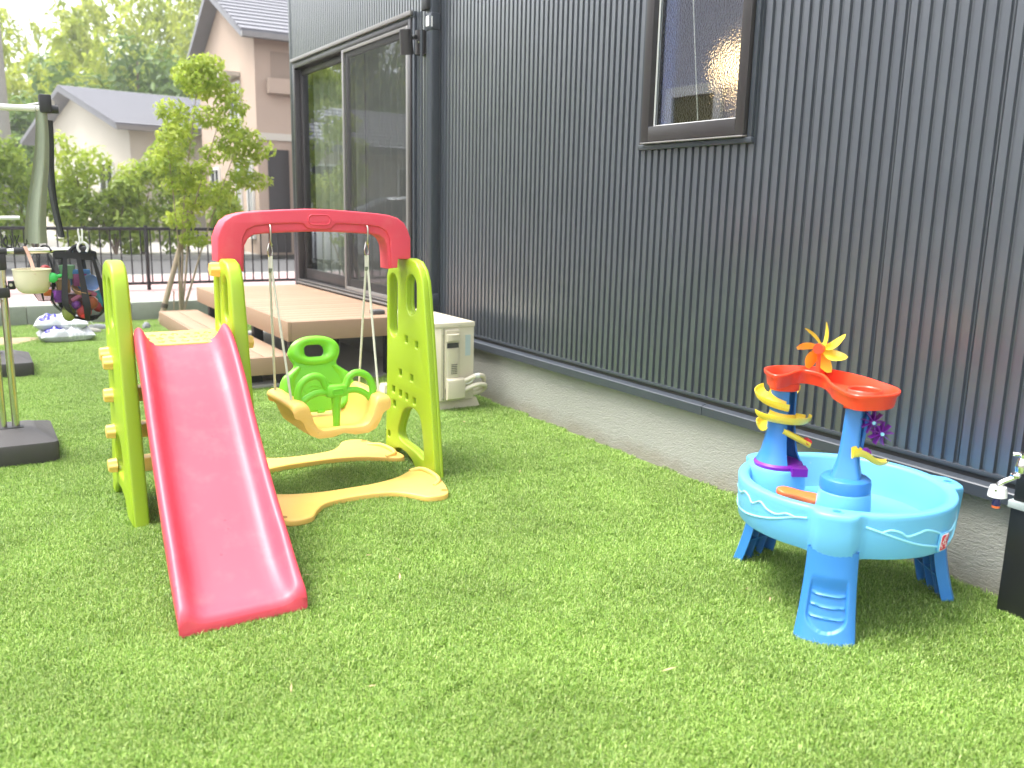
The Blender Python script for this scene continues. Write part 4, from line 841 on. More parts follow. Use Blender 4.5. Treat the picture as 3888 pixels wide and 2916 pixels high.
for b in BOSS:
    LEGK = 0.0 if b == BOSS[0] else 0.035
    er = Vector((math.cos(b), math.sin(b), 0)); et = Vector((-math.sin(b), math.cos(b), 0))
    mbl = MB().grid(leg_skin(b), 57, 81)
    lg_ = part('leg', mbl, midblue, tbl, ang=60)
    def pt(dr, x, z): 
        p = er*dr+et*x; return (TX+p.x, TY+p.y, z)
    for s in (-1, 1):
        part('side_flange', MB().loft([[pt(leg_r(v)-0.031+0.001, s*leg_w(v)/2, 0.300*v), pt(leg_r(v)-0.070, s*leg_w(v)/2, 0.300*v), pt(leg_r(v)-0.070, s*(leg_w(v)/2-0.006), 0.300*v), pt(leg_r(v)-0.031-0.003, s*(leg_w(v)/2-0.006), 0.300*v)] for v in [k/8 for k in range(9)]]), midblue, lg_)
    for z in (0.004, 0.095, 0.19):
        v = z/0.300; w = leg_w(v)/2-0.004
        part('cross_rib', MB().loft([[pt(leg_r(v)-0.035, -w, zz), pt(leg_r(v)-0.035, w, zz), pt(leg_r(v)-0.064, w, zz), pt(leg_r(v)-0.064, -w, zz)] for zz in (z, z+0.005)]), midblue, lg_)
    for xx in (-0.03, 0.03):
        part('upright_rib', MB().loft([[pt(leg_r(v)-0.034, xx-0.0025, 0.300*v), pt(leg_r(v)-0.034, xx+0.0025, 0.300*v), pt(leg_r(v)-0.062, xx+0.0025, 0.300*v), pt(leg_r(v)-0.062, xx-0.0025, 0.300*v)] for v in [0.02+k*0.12 for k in range(9)]]), midblue, lg_)
# centre hub
HX, HY = 2.432, 1.757
part('hub_pedestal', MB().lathe([(0.096, 0.290), (0.092, 0.305), (0.086, 0.42), (0.083, 0.448), (0.078, 0.452)], (HX, HY, 0), 40), skyblue, tbl)
part('hub_cap', MB().lathe([(0.082, 0.4525), (0.082, 0.478), (0.079, 0.491), (0.070, 0.498), (0.03, 0.501)], (HX, HY, 0), 40), midblue, tbl)
def sq(cx_, cy_, z, w, d, rot, n=4, rr_=0.2):
    return [(cx_+x, cy_+y, z) for x, y in rr(0, 0, w, d, min(w, d)*rr_, n, rot)]
pil = MB().loft([sq(HX+0.03*(z-0.498)/0.25, HY+0.012*(z-0.498)/0.25, z, w, d, R(33)) for z, w, d in ((0.498, 0.098, 0.096), (0.510, 0.092, 0.090), (0.54, 0.076, 0.074), (0.58, 0.066, 0.064), (0.64, 0.061, 0.058), (0.75, 0.060, 0.056))])
pcol = part('hub_pillar', pil, midblue, tbl, ang=50)
ev = Vector((math.cos(R(-32)), math.sin(R(-32)), 0)); fv = Vector((math.sin(R(-32)), -math.cos(R(-32)), 0))   # to camera right, towards camera
part('pillar_groove', MB().loft([[tuple(Vector((HX, HY, z))+ev*(0.0325+0.026*(z-0.5)/0.25+k)+fv*a) for a, k in ((-0.012, 0), (0.012, 0), (0.012, -0.01), (-0.012, -0.01))] for z in (0.57, 0.74)]), mat('deep blue', (0.02, 0.14, 0.45), 0.4), pcol)
# left tower on its purple turntable
LX, LY = 2.525, 2.122
part('tower_pedestal', MB().lathe([(0.115, 0.290), (0.112, 0.313), (0.108, 0.413), (0.104, 0.4235), (0.097, 0.426)], (LX+0.0, LY+0.01, 0), 40), skyblue, tbl)
part('turntable', MB().lathe([(0.088, 0.426), (0.090, 0.437), (0.084, 0.445), (0.060, 0.447), (0.05, 0.443), (0.02, 0.442)], (LX, LY, 0), 40), purple, tbl)
part('turntable_spout', MB().loft([[tuple(Vector((LX, LY, z))+ev*(0.05+l)+fv*(0.055+o)) for l, o in ((-0.035, 0), (0.035, 0), (0.028, 0.05), (-0.028, 0.05))] for z in (0.411, 0.441)]), purple, tbl, ang=20)
def cshell(z, r, th=0.006, a0=-10, a1=275, n=26):
    base = math.atan2(ev.y, ev.x)+R(2)
    o = [(LX+r*math.cos(base+R(a0+(a1-a0)*k/n)), LY+r*math.sin(base+R(a0+(a1-a0)*k/n)), z) for k in range(n+1)]
    i = [(LX+(r-th)*math.cos(base+R(a0+(a1-a0)*k/n)), LY+(r-th)*math.sin(base+R(a0+(a1-a0)*k/n)), z) for k in range(n, -1, -1)]
    return o+i
part('tower_shell', MB().loft([cshell(z, r) for z, r in ((0.444, 0.083), (0.458, 0.076), (0.483, 0.066), (0.523, 0.058), (0.573, 0.052), (0.633, 0.048), (0.728, 0.046))]), midblue, tbl, ang=40)
part('tower_core', MB().tube([(LX, LY, 0.443), (LX, LY, 0.735)], 0.010, 14), midblue, tbl)
part('collar', MB().lathe([(0.050, 0.716), (0.053, 0.719), (0.053, 0.744), (0.048, 0.746)], (LX, LY, 0), 32), orange, tbl)
# spiral water run: half-pipe wound round the tower
def spiral(a0, a1, z0, z1, r0=0.050, w=0.036, n=34):
    rings = []
    for i in range(n+1):
        t = i/n; a = R(a0+(a1-a0)*t); z = z0+(z1-z0)*t
        sec = []
        m = 9
        for k in range(m):
            q = math.pi*k/(m-1); sec.append((r0+w/2-w/2*math.cos(q), 0.008-0.032*math.sin(q)))
        for k in range(m-1, -1, -1):
            q = math.pi*k/(m-1); sec.append((r0+w/2-(w/2-0.003)*math.cos(q), 0.008-0.029*math.sin(q)))
        rings.append([(LX+rr_*math.cos(a), LY+rr_*math.sin(a), z+zz) for rr_, zz in sec])
    return MB().loft(rings)
ce = math.degrees(math.atan2(ev.y, ev.x))       # camera right, degrees
part('spiral_run', spiral(ce+180-60, ce+180+85, 0.712, 0.672, 0.048, 0.058), lemon, tbl)
part('spiral_run', spiral(ce+30, ce+75, 0.715, 0.705, 0.046, 0.040, 12), lemon, tbl)
part('spiral_run', spiral(ce-175, ce+5, 0.632, 0.614, 0.046, 0.060), lemon, tbl)
part('spiral_run', spiral(ce+5, ce+185, 0.610, 0.580, 0.044, 0.048), lemon, tbl)
sp0 = Vector((LX, LY, 0.578))-ev*0.01+fv*0.045; sp1 = Vector((LX, LY, 0.530))+ev*0.088+fv*0.060
rings = []
for t in (0, 0.5, 1):
    c = sp0.lerp(sp1, t); rings.append([tuple(c+fv*(0.024*math.cos(q))*k+Vector((0, 0, -0.024*math.sin(q)*k+0.004))) for k, qs in ((1, [math.pi*j/8 for j in range(9)]), (0.85, [math.pi*j/8 for j in range(8, -1, -1)])) for q in qs])
part('spout', MB().loft(rings), lemon, tbl)
Mw = Matrix.Translation(sp0.lerp(sp1, 0.86)+Vector((0, 0, 0.004)))
part('paddle_wheel', MB().tube([tuple(sp1+fv*-0.016+Vector((-0.008, 0, 0.006))), tuple(sp1+fv*0.016+Vector((-0.008, 0, 0.006)))], 0.011, 12), mat('red paddle', (0.6, 0.02, 0.03), 0.35), tbl)

# red upper tray, a bowed trough with two bulbs
tp_ = [(2.463, 2.162), (2.428, 2.110), (2.418, 2.078), (2.440, 2.066), (2.490, 2.076), (2.550, 2.098), (2.595, 2.100), (2.605, 2.060), (2.585, 2.005), (2.525, 1.935), (2.472, 1.880), (2.420, 1.800), (2.386, 1.735), (2.395, 1.700), (2.430, 1.682), (2.483, 1.668), (2.540, 1.675), (2.592, 1.704), (2.625, 1.750), (2.650, 1.811), (2.680, 1.890), (2.697, 1.965), (2.705, 2.05), (2.690, 2.12), (2.650, 2.160), (2.610, 2.190), (2.560, 2.206), (2.505, 2.198)]
oc = smoothpoly([(x*0.979, y*0.979) for x, y in tp_], 4)
ccx = sum(p[0] for p in oc)/len(oc); ccy = sum(p[1] for p in oc)/len(oc)
def offs(pts, d):
    n = len(pts); out = []
    for i in range(n):
        a = Vector(pts[i-1]); b = Vector(pts[(i+1) % n]); t = (b-a).normalized(); nr = Vector((t.y, -t.x)); out.append(Vector(pts[i])+nr*d*ORI)
    return out
area = sum(oc[i-1][0]*oc[i][1]-oc[i][0]*oc[i-1][1] for i in range(len(oc))); ORI = 1 if area > 0 else -1
def tr(d, z): return [(p.x, p.y, z) for p in offs(oc, d)]
tray = MB().loft([tr(-0.014, 0.746), tr(-0.010, 0.747), tr(-0.002, 0.787), tr(0.004, 0.788), tr(0.005, 0.797), tr(0.002, 0.800), tr(-0.003, 0.800), tr(-0.006, 0.796), tr(-0.012, 0.756), tr(-0.016, 0.754)])
ty = part('upper_tray', tray, orange, tbl, ang=40)
part('drain_ring', MB().lathe([(0.062, 0.754), (0.058, 0.784), (0.054, 0.788), (0.050, 0.784), (0.048, 0.754)], (2.495, 1.765, 0), 32, cap0=False, cap1=False), orange, ty)
part('pillar_collar', MB().loft([sq(HX+0.028, HY+0.011, z, 0.076, 0.072, R(33)) for z in (0.728, 0.748)]), orange, ty)
# pinwheel on the tray
WX_, WY_, WZ = 2.598, 2.030, 0.880
ax = (ev*0.62-fv*0.78).normalized()
part('wheel_stand', MB().loft([[tuple(Vector((WX_, WY_, z))-ax*0.030+fv*a+ax*b) for a, b in ((-w, 0), (w, 0), (w, 0.012), (-w, 0.012))] for z, w in ((0.755, 0.026), (0.81, 0.018), (0.880, 0.012))]).loft([[tuple(Vector((WX_, WY_, z))+ax*0.022+fv*a+ax*b) for a, b in ((-w, 0), (w, 0), (w, 0.012), (-w, 0.012))] for z, w in ((0.755, 0.026), (0.81, 0.018), (0.880, 0.012))]), orange, ty)
part('wheel_boss', MB().tube([tuple(Vector((WX_, WY_, WZ))-ax*0.040), tuple(Vector((WX_, WY_, WZ))-ax*0.018)], 0.019, 18).tube([tuple(Vector((WX_, WY_, WZ))+ax*0.022), tuple(Vector((WX_, WY_, WZ))+ax*0.040)], 0.016, 18), orange, ty)
whl = part('pinwheel', MB().tube([tuple(Vector((WX_, WY_, WZ))-ax*0.017), tuple(Vector((WX_, WY_, WZ))+ax*0.021)], 0.017, 18), lemon, ty)
zv = Vector((0, 0, 1)); bv = ax.cross(zv).normalized()
for k in range(7):
    a = 2*math.pi*(k+0.35)/7
    er_ = bv*math.cos(a)+zv*math.sin(a); et_ = -bv*math.sin(a)+zv*math.cos(a)
    def bf(u, v, er_=er_, et_=et_):
        r = 0.014+0.076*u; w = 0.007+0.019*math.sin(math.pi*min(1, u*0.80+0.10))**0.9*(1 if u < 0.75 else 1-0.75*((u-0.75)/0.25)**2); sv = (v-0.5)*2
        return tuple(Vector((WX_, WY_, WZ))+er_*r+ax*(0.030*(sv*w/0.022)*0.72+0.002)+et_*(w*sv*0.60+0.026*u*u))
    part('petal', MB().grid(bf, 12, 7), lemon, whl, ang=80)
# purple wheels and yellow tipping scoop on the pillar
for (dz, dx, df) in ((0.688, 0.062, 0.014), (0.654, 0.088, 0.026)):
    c = Vector((HX, HY, dz))+ev*dx+fv*df
    w_ = part('flower_wheel', MB().tube([tuple(c-fv*0.012), tuple(c+fv*0.012)], 0.007, 12), purple, tbl)
    for k in range(9):
        a = 2*math.pi*k/9; d = ev*math.cos(a)+zv*math.sin(a); d2 = ev*math.cos(a+0.5)+zv*math.sin(a+0.5)
        part('petal', MB().loft([[tuple(c+d*(0.005+0.029*t)+fv*f_+d2*(0.006*t*t)+(d2-d)*0.002*s) for f_, s in ((-0.014, -1), (0.014, -1), (0.014, 1), (-0.014, 1))] for t in (0, 0.4, 0.75, 1)]), purple, w_, ang=60)
    part('disc', MB().tube([tuple(c-fv*0.013), tuple(c-fv*0.009)], 0.022, 18), purple, w_)
    part('hub_pin', MB().tube([tuple(c+fv*0.012), tuple(c+fv*0.018)], 0.006, 12), paleblue, w_)
sc0 = Vector((HX, HY, 0.572))+fv*0.050+ev*0.048
def scoop(u, v):
    l = -0.055+0.118*u; w = 0.040*math.sin(math.pi*min(0.97, u*0.75+0.14)); sv = 2*v-1
    return tuple(sc0+ev*l+fv*(sv*w*0.8)+zv*(0.034*(sv*sv)*(1-0.6*u)+0.014*math.sin(u*5.2+0.6)-0.008))
scp = MB().grid(scoop, 20, 13)
sob = part('tipping_scoop', scp, lemon, tbl, ang=80)
part('scoop_axle', MB().tube([tuple(sc0-fv*0.03+zv*0.018), tuple(sc0-fv*0.012+zv*0.016)], 0.013, 12), purple, tbl)
# orange boat lying in the basin
bo_ = MB()
bx = smoothpoly([(-0.085, 0.0), (-0.06, 0.026), (0.0, 0.024), (0.05, 0.03), (0.085, 0.018), (0.09, -0.012), (0.05, -0.030), (-0.01, -0.022), (-0.06, -0.026)], 4)
Mb = Matrix.Translation((2.400, 1.905, 0.388)) @ Matrix.Rotation(R(-52), 4, 'Z') @ Matrix.Rotation(R(10), 4, 'X') @ Matrix.Rotation(R(8), 4, 'Y')
part('orange_ramp', bo_.mesh(flat([bx], 0.022, 0.006, 2), Mb), tanger, tbl, ang=50)
part('ramp_stem', MB().loft([[tuple(Mb @ Vector((x, y, 0)))[:2]+(z,) for x, y in rr(0, 0, 0.10, 0.03, 0.012, 3)] for z in (0.291, 0.385)]), tanger, tbl)

# ------------------------------------------------------------------ standpipe with tap
sp = thing('standpipe', 'black garden tap post with pale band at the right edge', 'tap post', (3.0, 1.43, 0))
part('post', MB().box(2.955, 1.375, 0.0, 3.035, 1.480, 0.385, 0.004), mat('black resin post', (0.012, 0.013, 0.014), 0.35, 0.2, 9), sp)
part('band', MB().box(2.948, 1.366, 0.3855, 3.038, 1.488, 0.412, 0.003), mat('pale aluminium', (0.42, 0.47, 0.47), 0.4), sp)
part('upper_post', MB().box(2.957, 1.377, 0.4125, 3.033, 1.476, 0.72, 0.004), MATS['black resin post'], sp)
tp = part('tap_body', MB().tube([(2.957, 1.435, 0.545), (2.935, 1.440, 0.545), (2.912, 1.447, 0.540)], [0.013, 0.013, 0.015], 16).lathe([(0.016, -0.02), (0.018, 0), (0.014, 0.018), (0.010, 0.030)], (2.915, 1.446, 0.545), 18), chrome, sp)
part('spout', MB().tube(smoothpoly([(2.915, 1.446, 0.528), (2.905, 1.452, 0.510), (2.888, 1.466, 0.498), (2.872, 1.480, 0.485), (2.868, 1.484, 0.468)], 4, False), 0.0095, 14), chrome, tp)
part('collar_nut', MB().lathe([(0.017, 0), (0.019, 0.004), (0.019, 0.010), (0.017, 0.014)], (2.905, 1.452, 0.508), 12), chrome, tp)
part('cross_handle', MB().tube([(2.893, 1.430, 0.585), (2.937, 1.462, 0.585)], 0.007, 10).tube([(2.898, 1.468, 0.585), (2.932, 1.424, 0.585)], 0.007, 10).lathe([(0.010, 0), (0.010, 0.014)], (2.915, 1.446, 0.577), 12).tube([(2.915, 1.446, 0.56), (2.915, 1.446, 0.58)], 0.007, 10), chrome, tp)
part('hose_connector', MB().lathe([(0.022, 0.0), (0.030, 0.002), (0.029, 0.014), (0.025, 0.036), (0.021, 0.038)], (2.868, 1.484, 0.436), 24), whitepl, tp)
part('connector_screw', MB().tube([(2.838, 1.476, 0.465), (2.846, 1.478, 0.465)], 0.004, 8).tube([(2.892, 1.500, 0.460), (2.900, 1.504, 0.460)], 0.004, 8), steel, tp)
part('hose_nipple', MB().lathe([(0.012, -0.03), (0.014, -0.024), (0.011, -0.012), (0.011, 0.0)], (2.868, 1.484, 0.4355), 16), mat('navy plastic', (0.03, 0.03, 0.12), 0.4), tp)
part('nipple_ring', MB().lathe([(0.0125, -0.037), (0.0125, -0.0302)], (2.868, 1.484, 0.4355), 16), tanger, tp)
# ------------------------------------------------------------------ laundry stands at the left
def stand_base(root, xr, y0, y1, xl):
    xm, ym = (xl+xr)/2, (y0+y1)/2; hx, hy = (xr-xl)/2, (y1-y0)/2
    def rg(k, z, r=0.03): return [(x, y, z) for x, y in rr(xm, ym, 2*hx*k if k <= 1 else 0, 2*hy*k, r, 3)]
    part('weight_base', MB().loft([rg(0.97, 0.0), rg(0.99, 0.012), rg(1.0, 0.10), rg(0.985, 0.115), [(x, y, 0.155) for x, y in rr(xm, ym, 2*hx-0.17, 2*hy-0.30, 0.03, 3)], [(x, y, 0.162) for x, y in rr(xm, ym, 2*hx-0.20, 2*hy-0.33, 0.03, 3)]]), basepl, root, ang=30)
ls = thing('laundry_stand', 'steel laundry drying stand on grey weighted base at the left edge', 'drying rack', (0.02, 5.17, 0), 'laundry stands')
stand_base(ls, 0.325, 4.91, 5.44, -0.30)
for x in (0.085, 0.143):
    part('pole', MB().tube([(x, 5.14, 0.155), (x, 5.14, 1.02)], 0.0185, 18), steel, ls)
part('pole_flange', MB().box(0.055, 5.105, 0.158, 0.178, 5.180, 0.166, 0.003), blackpl, ls)
part('inner_pole', MB().tube([(0.100, 5.14, 1.0), (0.100, 5.14, 1.80)], 0.0150, 16), steel, ls)
cl_ = part('clamp', MB().box(0.060, 5.108, 0.845, 0.172, 5.172, 0.895, 0.006).box(0.165, 5.125, 0.885, 0.200, 5.155, 0.930, 0.006).box(0.062, 5.113, 0.985, 0.168, 5.167, 1.07, 0.008), blackpl, ls)
part('clamp_screw', MB().tube([(0.178, 5.106, 0.91), (0.178, 5.128, 0.91)], 0.008, 10).tube([(0.118, 5.102, 0.83), (0.118, 5.122, 0.83)], 0.007, 10), zinc, cl_)
part('arm', MB().tube([(-0.32, 5.13, 1.072), (0.50, 5.13, 1.086)], 0.0155, 16), steel, ls)
part('arm_sleeve', MB().tube([(0.02, 5.13, 1.078), (0.175, 5.13, 1.0805)], 0.0185, 16).tube([(0.205, 5.13, 1.0812), (0.265, 5.13, 1.0822)], 0.0185, 16), blackpl, ls)
part('arm_end_cap', MB().tube([(0.478, 5.13, 1.0856), (0.560, 5.13, 1.087)], 0.0195, 16), blackpl, ls)
part('upper_arm', MB().tube([(-0.30, 5.13, 1.775), (0.40, 5.13, 1.790)], 0.0155, 16), whitepl, ls)
part('upper_arm_cap', MB().tube([(0.385, 5.13, 1.79), (0.46, 5.13, 1.792)], 0.0205, 16).box(0.375, 5.095, 1.770, 0.43, 5.165, 1.860, 0.008), blackpl, ls)
rk = part('pole_rest', MB().tube([(0.215+0.052*math.sin(a)*(1.0 if abs(math.sin(a)) < 0.9 else 1), 5.13, 1.128-0.036*math.cos(a)) for a in [math.pi*(-0.72+1.44*k/14) for k in range(15)]], 0.005, 8), blackpl, ls)
for k in range(5):
    x = 0.175+0.02*k; part('wire', MB().tube([(x, 5.128, 1.097), (x+rnd.uniform(-0.012, 0.012), 5.13, 1.13), (x, 5.132, 1.16)], 0.0026, 6), blackpl, rk)
ls2 = thing('laundry_stand', 'second laundry drying stand, farther away, mostly behind the nearer steel poles', 'drying rack', (0.05, 7.75, 0), 'laundry stands')
stand_base(ls2, 0.365, 7.45, 8.02, -0.30)
for x in (0.10, 0.16):
    part('pole', MB().tube([(x-0.04, 7.74, 0.155), (x-0.04, 7.74, 1.05)], 0.0185, 16), steel, ls2)
part('pole_flange', MB().box(0.03, 7.70, 0.158, 0.17, 7.78, 0.166, 0.003), blackpl, ls2)
part('inner_pole', MB().tube([(0.09, 7.74, 1.0), (0.09, 7.74, 1.86)], 0.015, 14), steel, ls2)
part('arm', MB().tube([(-0.3, 7.74, 1.185), (0.37, 7.74, 1.195)], 0.0155, 14), whitepl, ls2)
part('clamp', MB().box(0.03, 7.70, 1.15, 0.17, 7.78, 1.23, 0.006), blackpl, ls2)

# cloth strips hanging from the upper arm
def strip(x0, x1, w0, w1, z0, z1, y, tw, lean=0.0):
    def fn(u, v):
        z = z0+(z1-z0)*v; xc = x0+(x1-x0)*v+0.012*math.sin(5*v+tw); w = w0+(w1-w0)*v
        a = 0.5+0.5*math.sin(3*v+tw); 
        return (xc+(u-0.5)*w, y+0.018*math.sin(u*7+tw)*(0.4+v)+0.02*a+lean*v, z)
    mb = MB().grid(fn, 13, 30); n0 = len(mb.v)
    back = [(p[0], p[1]+0.004, p[2]) for p in mb.v]; nf = [tuple(reversed(f)) for f in mb.f]; mb.add(back, nf)
    return mb
solo('hanging_cloth', strip(0.378, 0.318, 0.050, 0.105, 1.80, 1.120, 5.098, 0.3), olive, 'grey-green cloth hanging folded from the upper arm of the near stand', 'cloth')
solo('hanging_cloth', strip(0.402, 0.428, 0.042, 0.030, 1.74, 1.15, 5.150, 1.7), darkcloth, 'narrow dark cloth strip hanging beside the grey-green cloth', 'cloth')
solo('drying_pole', MB().tube([(0.44, 5.2, 1.83), (0.35, 7.7, 1.99)], 0.014, 12), steel, 'steel drying pole laid across the tops of both stands', 'pole')

# cream bowl pot on its strap
pot = thing('hanging_pot', 'cream hanging bowl planter with tan strap below the lower arm', 'planter', (0.277, 5.10, 0.866))
part('bowl', MB().lathe([(0.02, 0.866), (0.05, 0.868), (0.068, 0.880), (0.080, 0.905), (0.086, 0.945), (0.088, 0.985), (0.091, 0.987), (0.091, 0.991), (0.084, 0.991), (0.083, 0.985), (0.078, 0.93), (0.05, 0.885), (0.01, 0.88)], (0.277, 5.10, 0), 36), cream, pot)
def strapf(u, v):
    P = [(0.262, 5.14, 1.080), (0.256, 5.122, 1.102), (0.258, 5.110, 1.098), (0.272, 5.085, 1.05), (0.283, 5.035, 0.985), (0.285, 5.007, 0.970)]
    P = smoothpoly(P, 4, False); i = min(len(P)-1, int(round(u*(len(P)-1)))); p = P[i]; w = 0.012 if u < 0.9 else 0.012*(1-u)/0.1+0.001
    return (p[0]+(v-0.5)*w*1.4, p[1], p[2])
part('strap', MB().grid(strapf, 21, 3), strap_m, pot)

# mesh toy bag with white peg
bag = thing('toy_bag', 'black mesh bag full of colourful toys hung from the stand arm', 'bag', (0.50, 5.13, 0.72))
BC = (0.488, 5.13)
def bagr(z): 
    t = (z-0.725)/(1.055-0.725)
    return (0.075+0.085*math.sin(min(1, t*3.2)*math.pi/2) - 0.060*max(0, t-0.25)/0.75, 0.055+0.055*math.sin(min(1, t*3.0)*math.pi/2)-0.055*max(0, t-0.2)/0.8)
def bagf(u, v):
    z = 0.725+0.33*v; rx, ry = bagr(z); a = 2*math.pi*u; k = 1+0.05*math.sin(3*a+v*4)
    return (BC[0]+rx*k*math.cos(a)+0.02*(1-v), BC[1]+ry*k*math.sin(a), z+0.012*math.sin(2*a+1)*(1-v))
net = MB().grid(bagf, 41, 18); part('netting', net, netting, bag)
part('bottom_panel', MB().grid(lambda u, v: (bagf(u, 0)[0]*v+(1-v)*(BC[0]+0.02), bagf(u, 0)[1]*v+(1-v)*BC[1], bagf(u, 0)[2]-0.004*(1-v)), 33, 5), blackcloth, bag)
part('top_band', MB().grid(lambda u, v: (bagf(u, 1)[0]*1.0+0.003*math.cos(2*math.pi*u), bagf(u, 1)[1]+0.003*math.sin(2*math.pi*u), 1.040+0.034*v+0.006*math.sin(4*math.pi*u)), 41, 4), blackcloth, bag)
for ua in (0.56, 0.66, 0.76, 0.87, 0.97, 0.2, 0.35):
    def stf(u, v, ua=ua): 
        p = Vector(bagf(ua+(u-0.5)*0.032*(1.2-0.2*v), v)); c = Vector((BC[0]+0.01, BC[1], p.z)); d = (p-c).normalized(); return tuple(p+d*0.004)
    part('webbing_strap', MB().grid(stf, 4, 16), blackcloth, bag)
part('carry_loop', MB().tube(smoothpoly([(0.45, 5.11, 1.065), (0.478, 5.112, 1.098), (0.51, 5.128, 1.108), (0.53, 5.14, 1.09), (0.535, 5.14, 1.062)], 5, False), 0.010, 8), blackcloth, bag)
peg = thing('clothes_peg', 'white clothes peg clipped on the arm end above the toy bag', 'peg', (0.512, 5.12, 1.07))
part('ring', MB().tube([(0.522+0.024*math.sin(a), 5.105, 1.098+0.028*math.cos(a)) for a in [math.pi*(-0.80+1.6*k/16) for k in range(17)]], 0.0065, 10), whitepl, peg)
for s in (-1, 1): part('jaw', MB().loft([[(0.515+s*a, 5.098, z), (0.515+s*(a+0.008), 5.098, z), (0.515+s*(a+0.008), 5.112, z), (0.515+s*a, 5.112, z)] for z, a in ((1.125, 0.002), (1.155, 0.003), (1.182, 0.006), (1.196, 0.004))]), whitepl, peg)
part('spring', MB().tube([(0.505, 5.105, 1.150), (0.527, 5.105, 1.150)], 0.006, 10), zinc, peg)
def ball(c, r, s=(1, 1, 1), n=20): 
    return MB().loft([[(c[0]+s[0]*r*math.sin(t)*math.cos(2*math.pi*k/n), c[1]+s[1]*r*math.sin(t)*math.sin(2*math.pi*k/n), c[2]+s[2]*r*math.cos(t)) for k in range(n)] for t in [math.pi*(0.04+0.92*i/10) for i in range(11)]])
def toy(name, mb, m, lab, cat, grp, **k):
    """toys are packed against the front of the bag"""
    xs = [p[0] for p in mb.v]; zs = [p[2] for p in mb.v]; mx, mz = (min(xs)+max(xs))/2, (min(zs)+max(zs))/2; my = sum(p[1] for p in mb.v)/len(mb.v)
    f = 1.38; ox, oz = (mx-0.485)*0.16, (mz-0.86)*0.02
    return solo(name, MB().add([((p[0]-mx)*f+mx+ox, (p[1]-my)*f+my+0.004, (p[2]-mz)*f+mz+oz) for p in mb.v], mb.f), m, lab, cat, grp, **k)
G = 'toys in the black mesh bag'
toy('toy_ball', ball((0.500, 5.075, 0.765), 0.027), ballred, 'glossy red toy ball at the bottom of the mesh bag', 'toy', G)
toy('toy_ball', ball((0.530, 5.072, 0.810), 0.026), ballorange, 'dark orange toy ball above the red one in the mesh bag', 'toy', G)
toy('toy_ball', ball((0.470, 5.070, 0.802), 0.017), ballpurple, 'small violet toy ball left of the orange one', 'toy', G)
toy('toy_cup', MB().lathe([(0.014, 0), (0.019, 0.02), (0.020, 0.045)], (0.402, 5.095, 0.825), 18), ballpurple, 'violet toy cup at the left side of the mesh bag', 'toy', G)
Mk = Matrix.Translation((0.535, 5.070, 0.915)) @ Matrix.Rotation(R(70), 4, 'X') @ Matrix.Rotation(R(15), 4, 'Y')
toy('toy_bowl', MB().lathe([(0.006, -0.02), (0.022, -0.012), (0.032, 0.006), (0.030, 0.007), (0.020, -0.008), (0.004, -0.015)], (0, 0, 0), 22, Mk), mat('pale blue plastic', (0.22, 0.36, 0.66), 0.35), 'pale blue toy bowl facing outward in the mesh bag', 'toy', G)
toy('toy_bowl', MB().lathe([(0.006, -0.018), (0.026, -0.012), (0.040, 0.008), (0.037, 0.009), (0.024, -0.008), (0.004, -0.013)], (0, 0, 0), 22, Matrix.Translation((0.500, 5.085, 0.875)) @ Matrix.Rotation(R(20), 4, 'X') @ Matrix.Rotation(R(12), 4, 'Y')), toytan, 'ochre toy bowl in the middle of the mesh bag', 'toy', G)
toy('toy_spoon', ball((0.386, 5.062, 0.945), 0.019, (1, 0.6, 1)).tube([(0.396, 5.066, 0.948), (0.44, 5.078, 0.956)], 0.007, 8), toygreen, 'bright green toy scoop poking out left of the mesh bag', 'toy', G)
toy('toy_hoop', MB().tube(smoothpoly([(0.462, 5.068, 0.830), (0.490, 5.064, 0.848), (0.520, 5.062, 0.862), (0.545, 5.066, 0.850)], 4, False), 0.009, 10), pink, 'pink curved toy handle across the mesh bag', 'toy', G)
toy('toy_bar', MB().box(0.458, 5.085, 0.962, 0.532, 5.100, 0.980, 0.004), toyblue, 'blue toy bar near the top of the mesh bag', 'toy', G)
cat_ = MB()
for k in range(6): cat_.mesh  # segments follow
cp = MB()
cp.tube([(0.560+0.004*k+(0.0), 5.078, 0.858-0.009*k) for k in range(9)], [0.013 if k % 2 == 0 else 0.010 for k in range(9)], 12)
toy('toy_tube', cp, toyaqua, 'aqua ribbed toy tube at the right of the mesh bag', 'toy', G)
toy('toy_block', MB().box(0.470, 5.09, 0.905, 0.520, 5.13, 0.955, 0.006), mat('magenta plastic', (0.35, 0.04, 0.22), 0.4), 'magenta toy block behind the blue bowl', 'toy', G)
toy('toy_stick', MB().tube([(0.497, 5.075, 0.905), (0.502, 5.078, 0.965)], 0.006, 8), toytan, 'ochre toy stick standing in the mesh bag', 'toy', G)
toy('toy_cup', MB().lathe([(0.022, 0), (0.027, 0.03), (0.028, 0.05)], (0.447, 5.11, 0.945), 18), mat('mint plastic', (0.24, 0.55, 0.26), 0.4), 'mint green toy cup near the top of the mesh bag', 'toy', G)
toy('toy_figure', ball((0.438, 5.085, 0.762), 0.030, (0.8, 0.6, 1.1)), mat('moss plastic', (0.20, 0.24, 0.05), 0.5), 'moss green soft toy at the lower left of the mesh bag', 'toy', G)
toy('toy_ball', ball((0.565, 5.10, 0.79), 0.024), ballred, 'second red toy ball, right of the dark orange one', 'toy', G)
toy('toy_block', MB().box(0.405, 5.10, 0.87, 0.45, 5.14, 0.925, 0.006), toytan, 'ochre toy block behind the green scoop', 'toy', G)
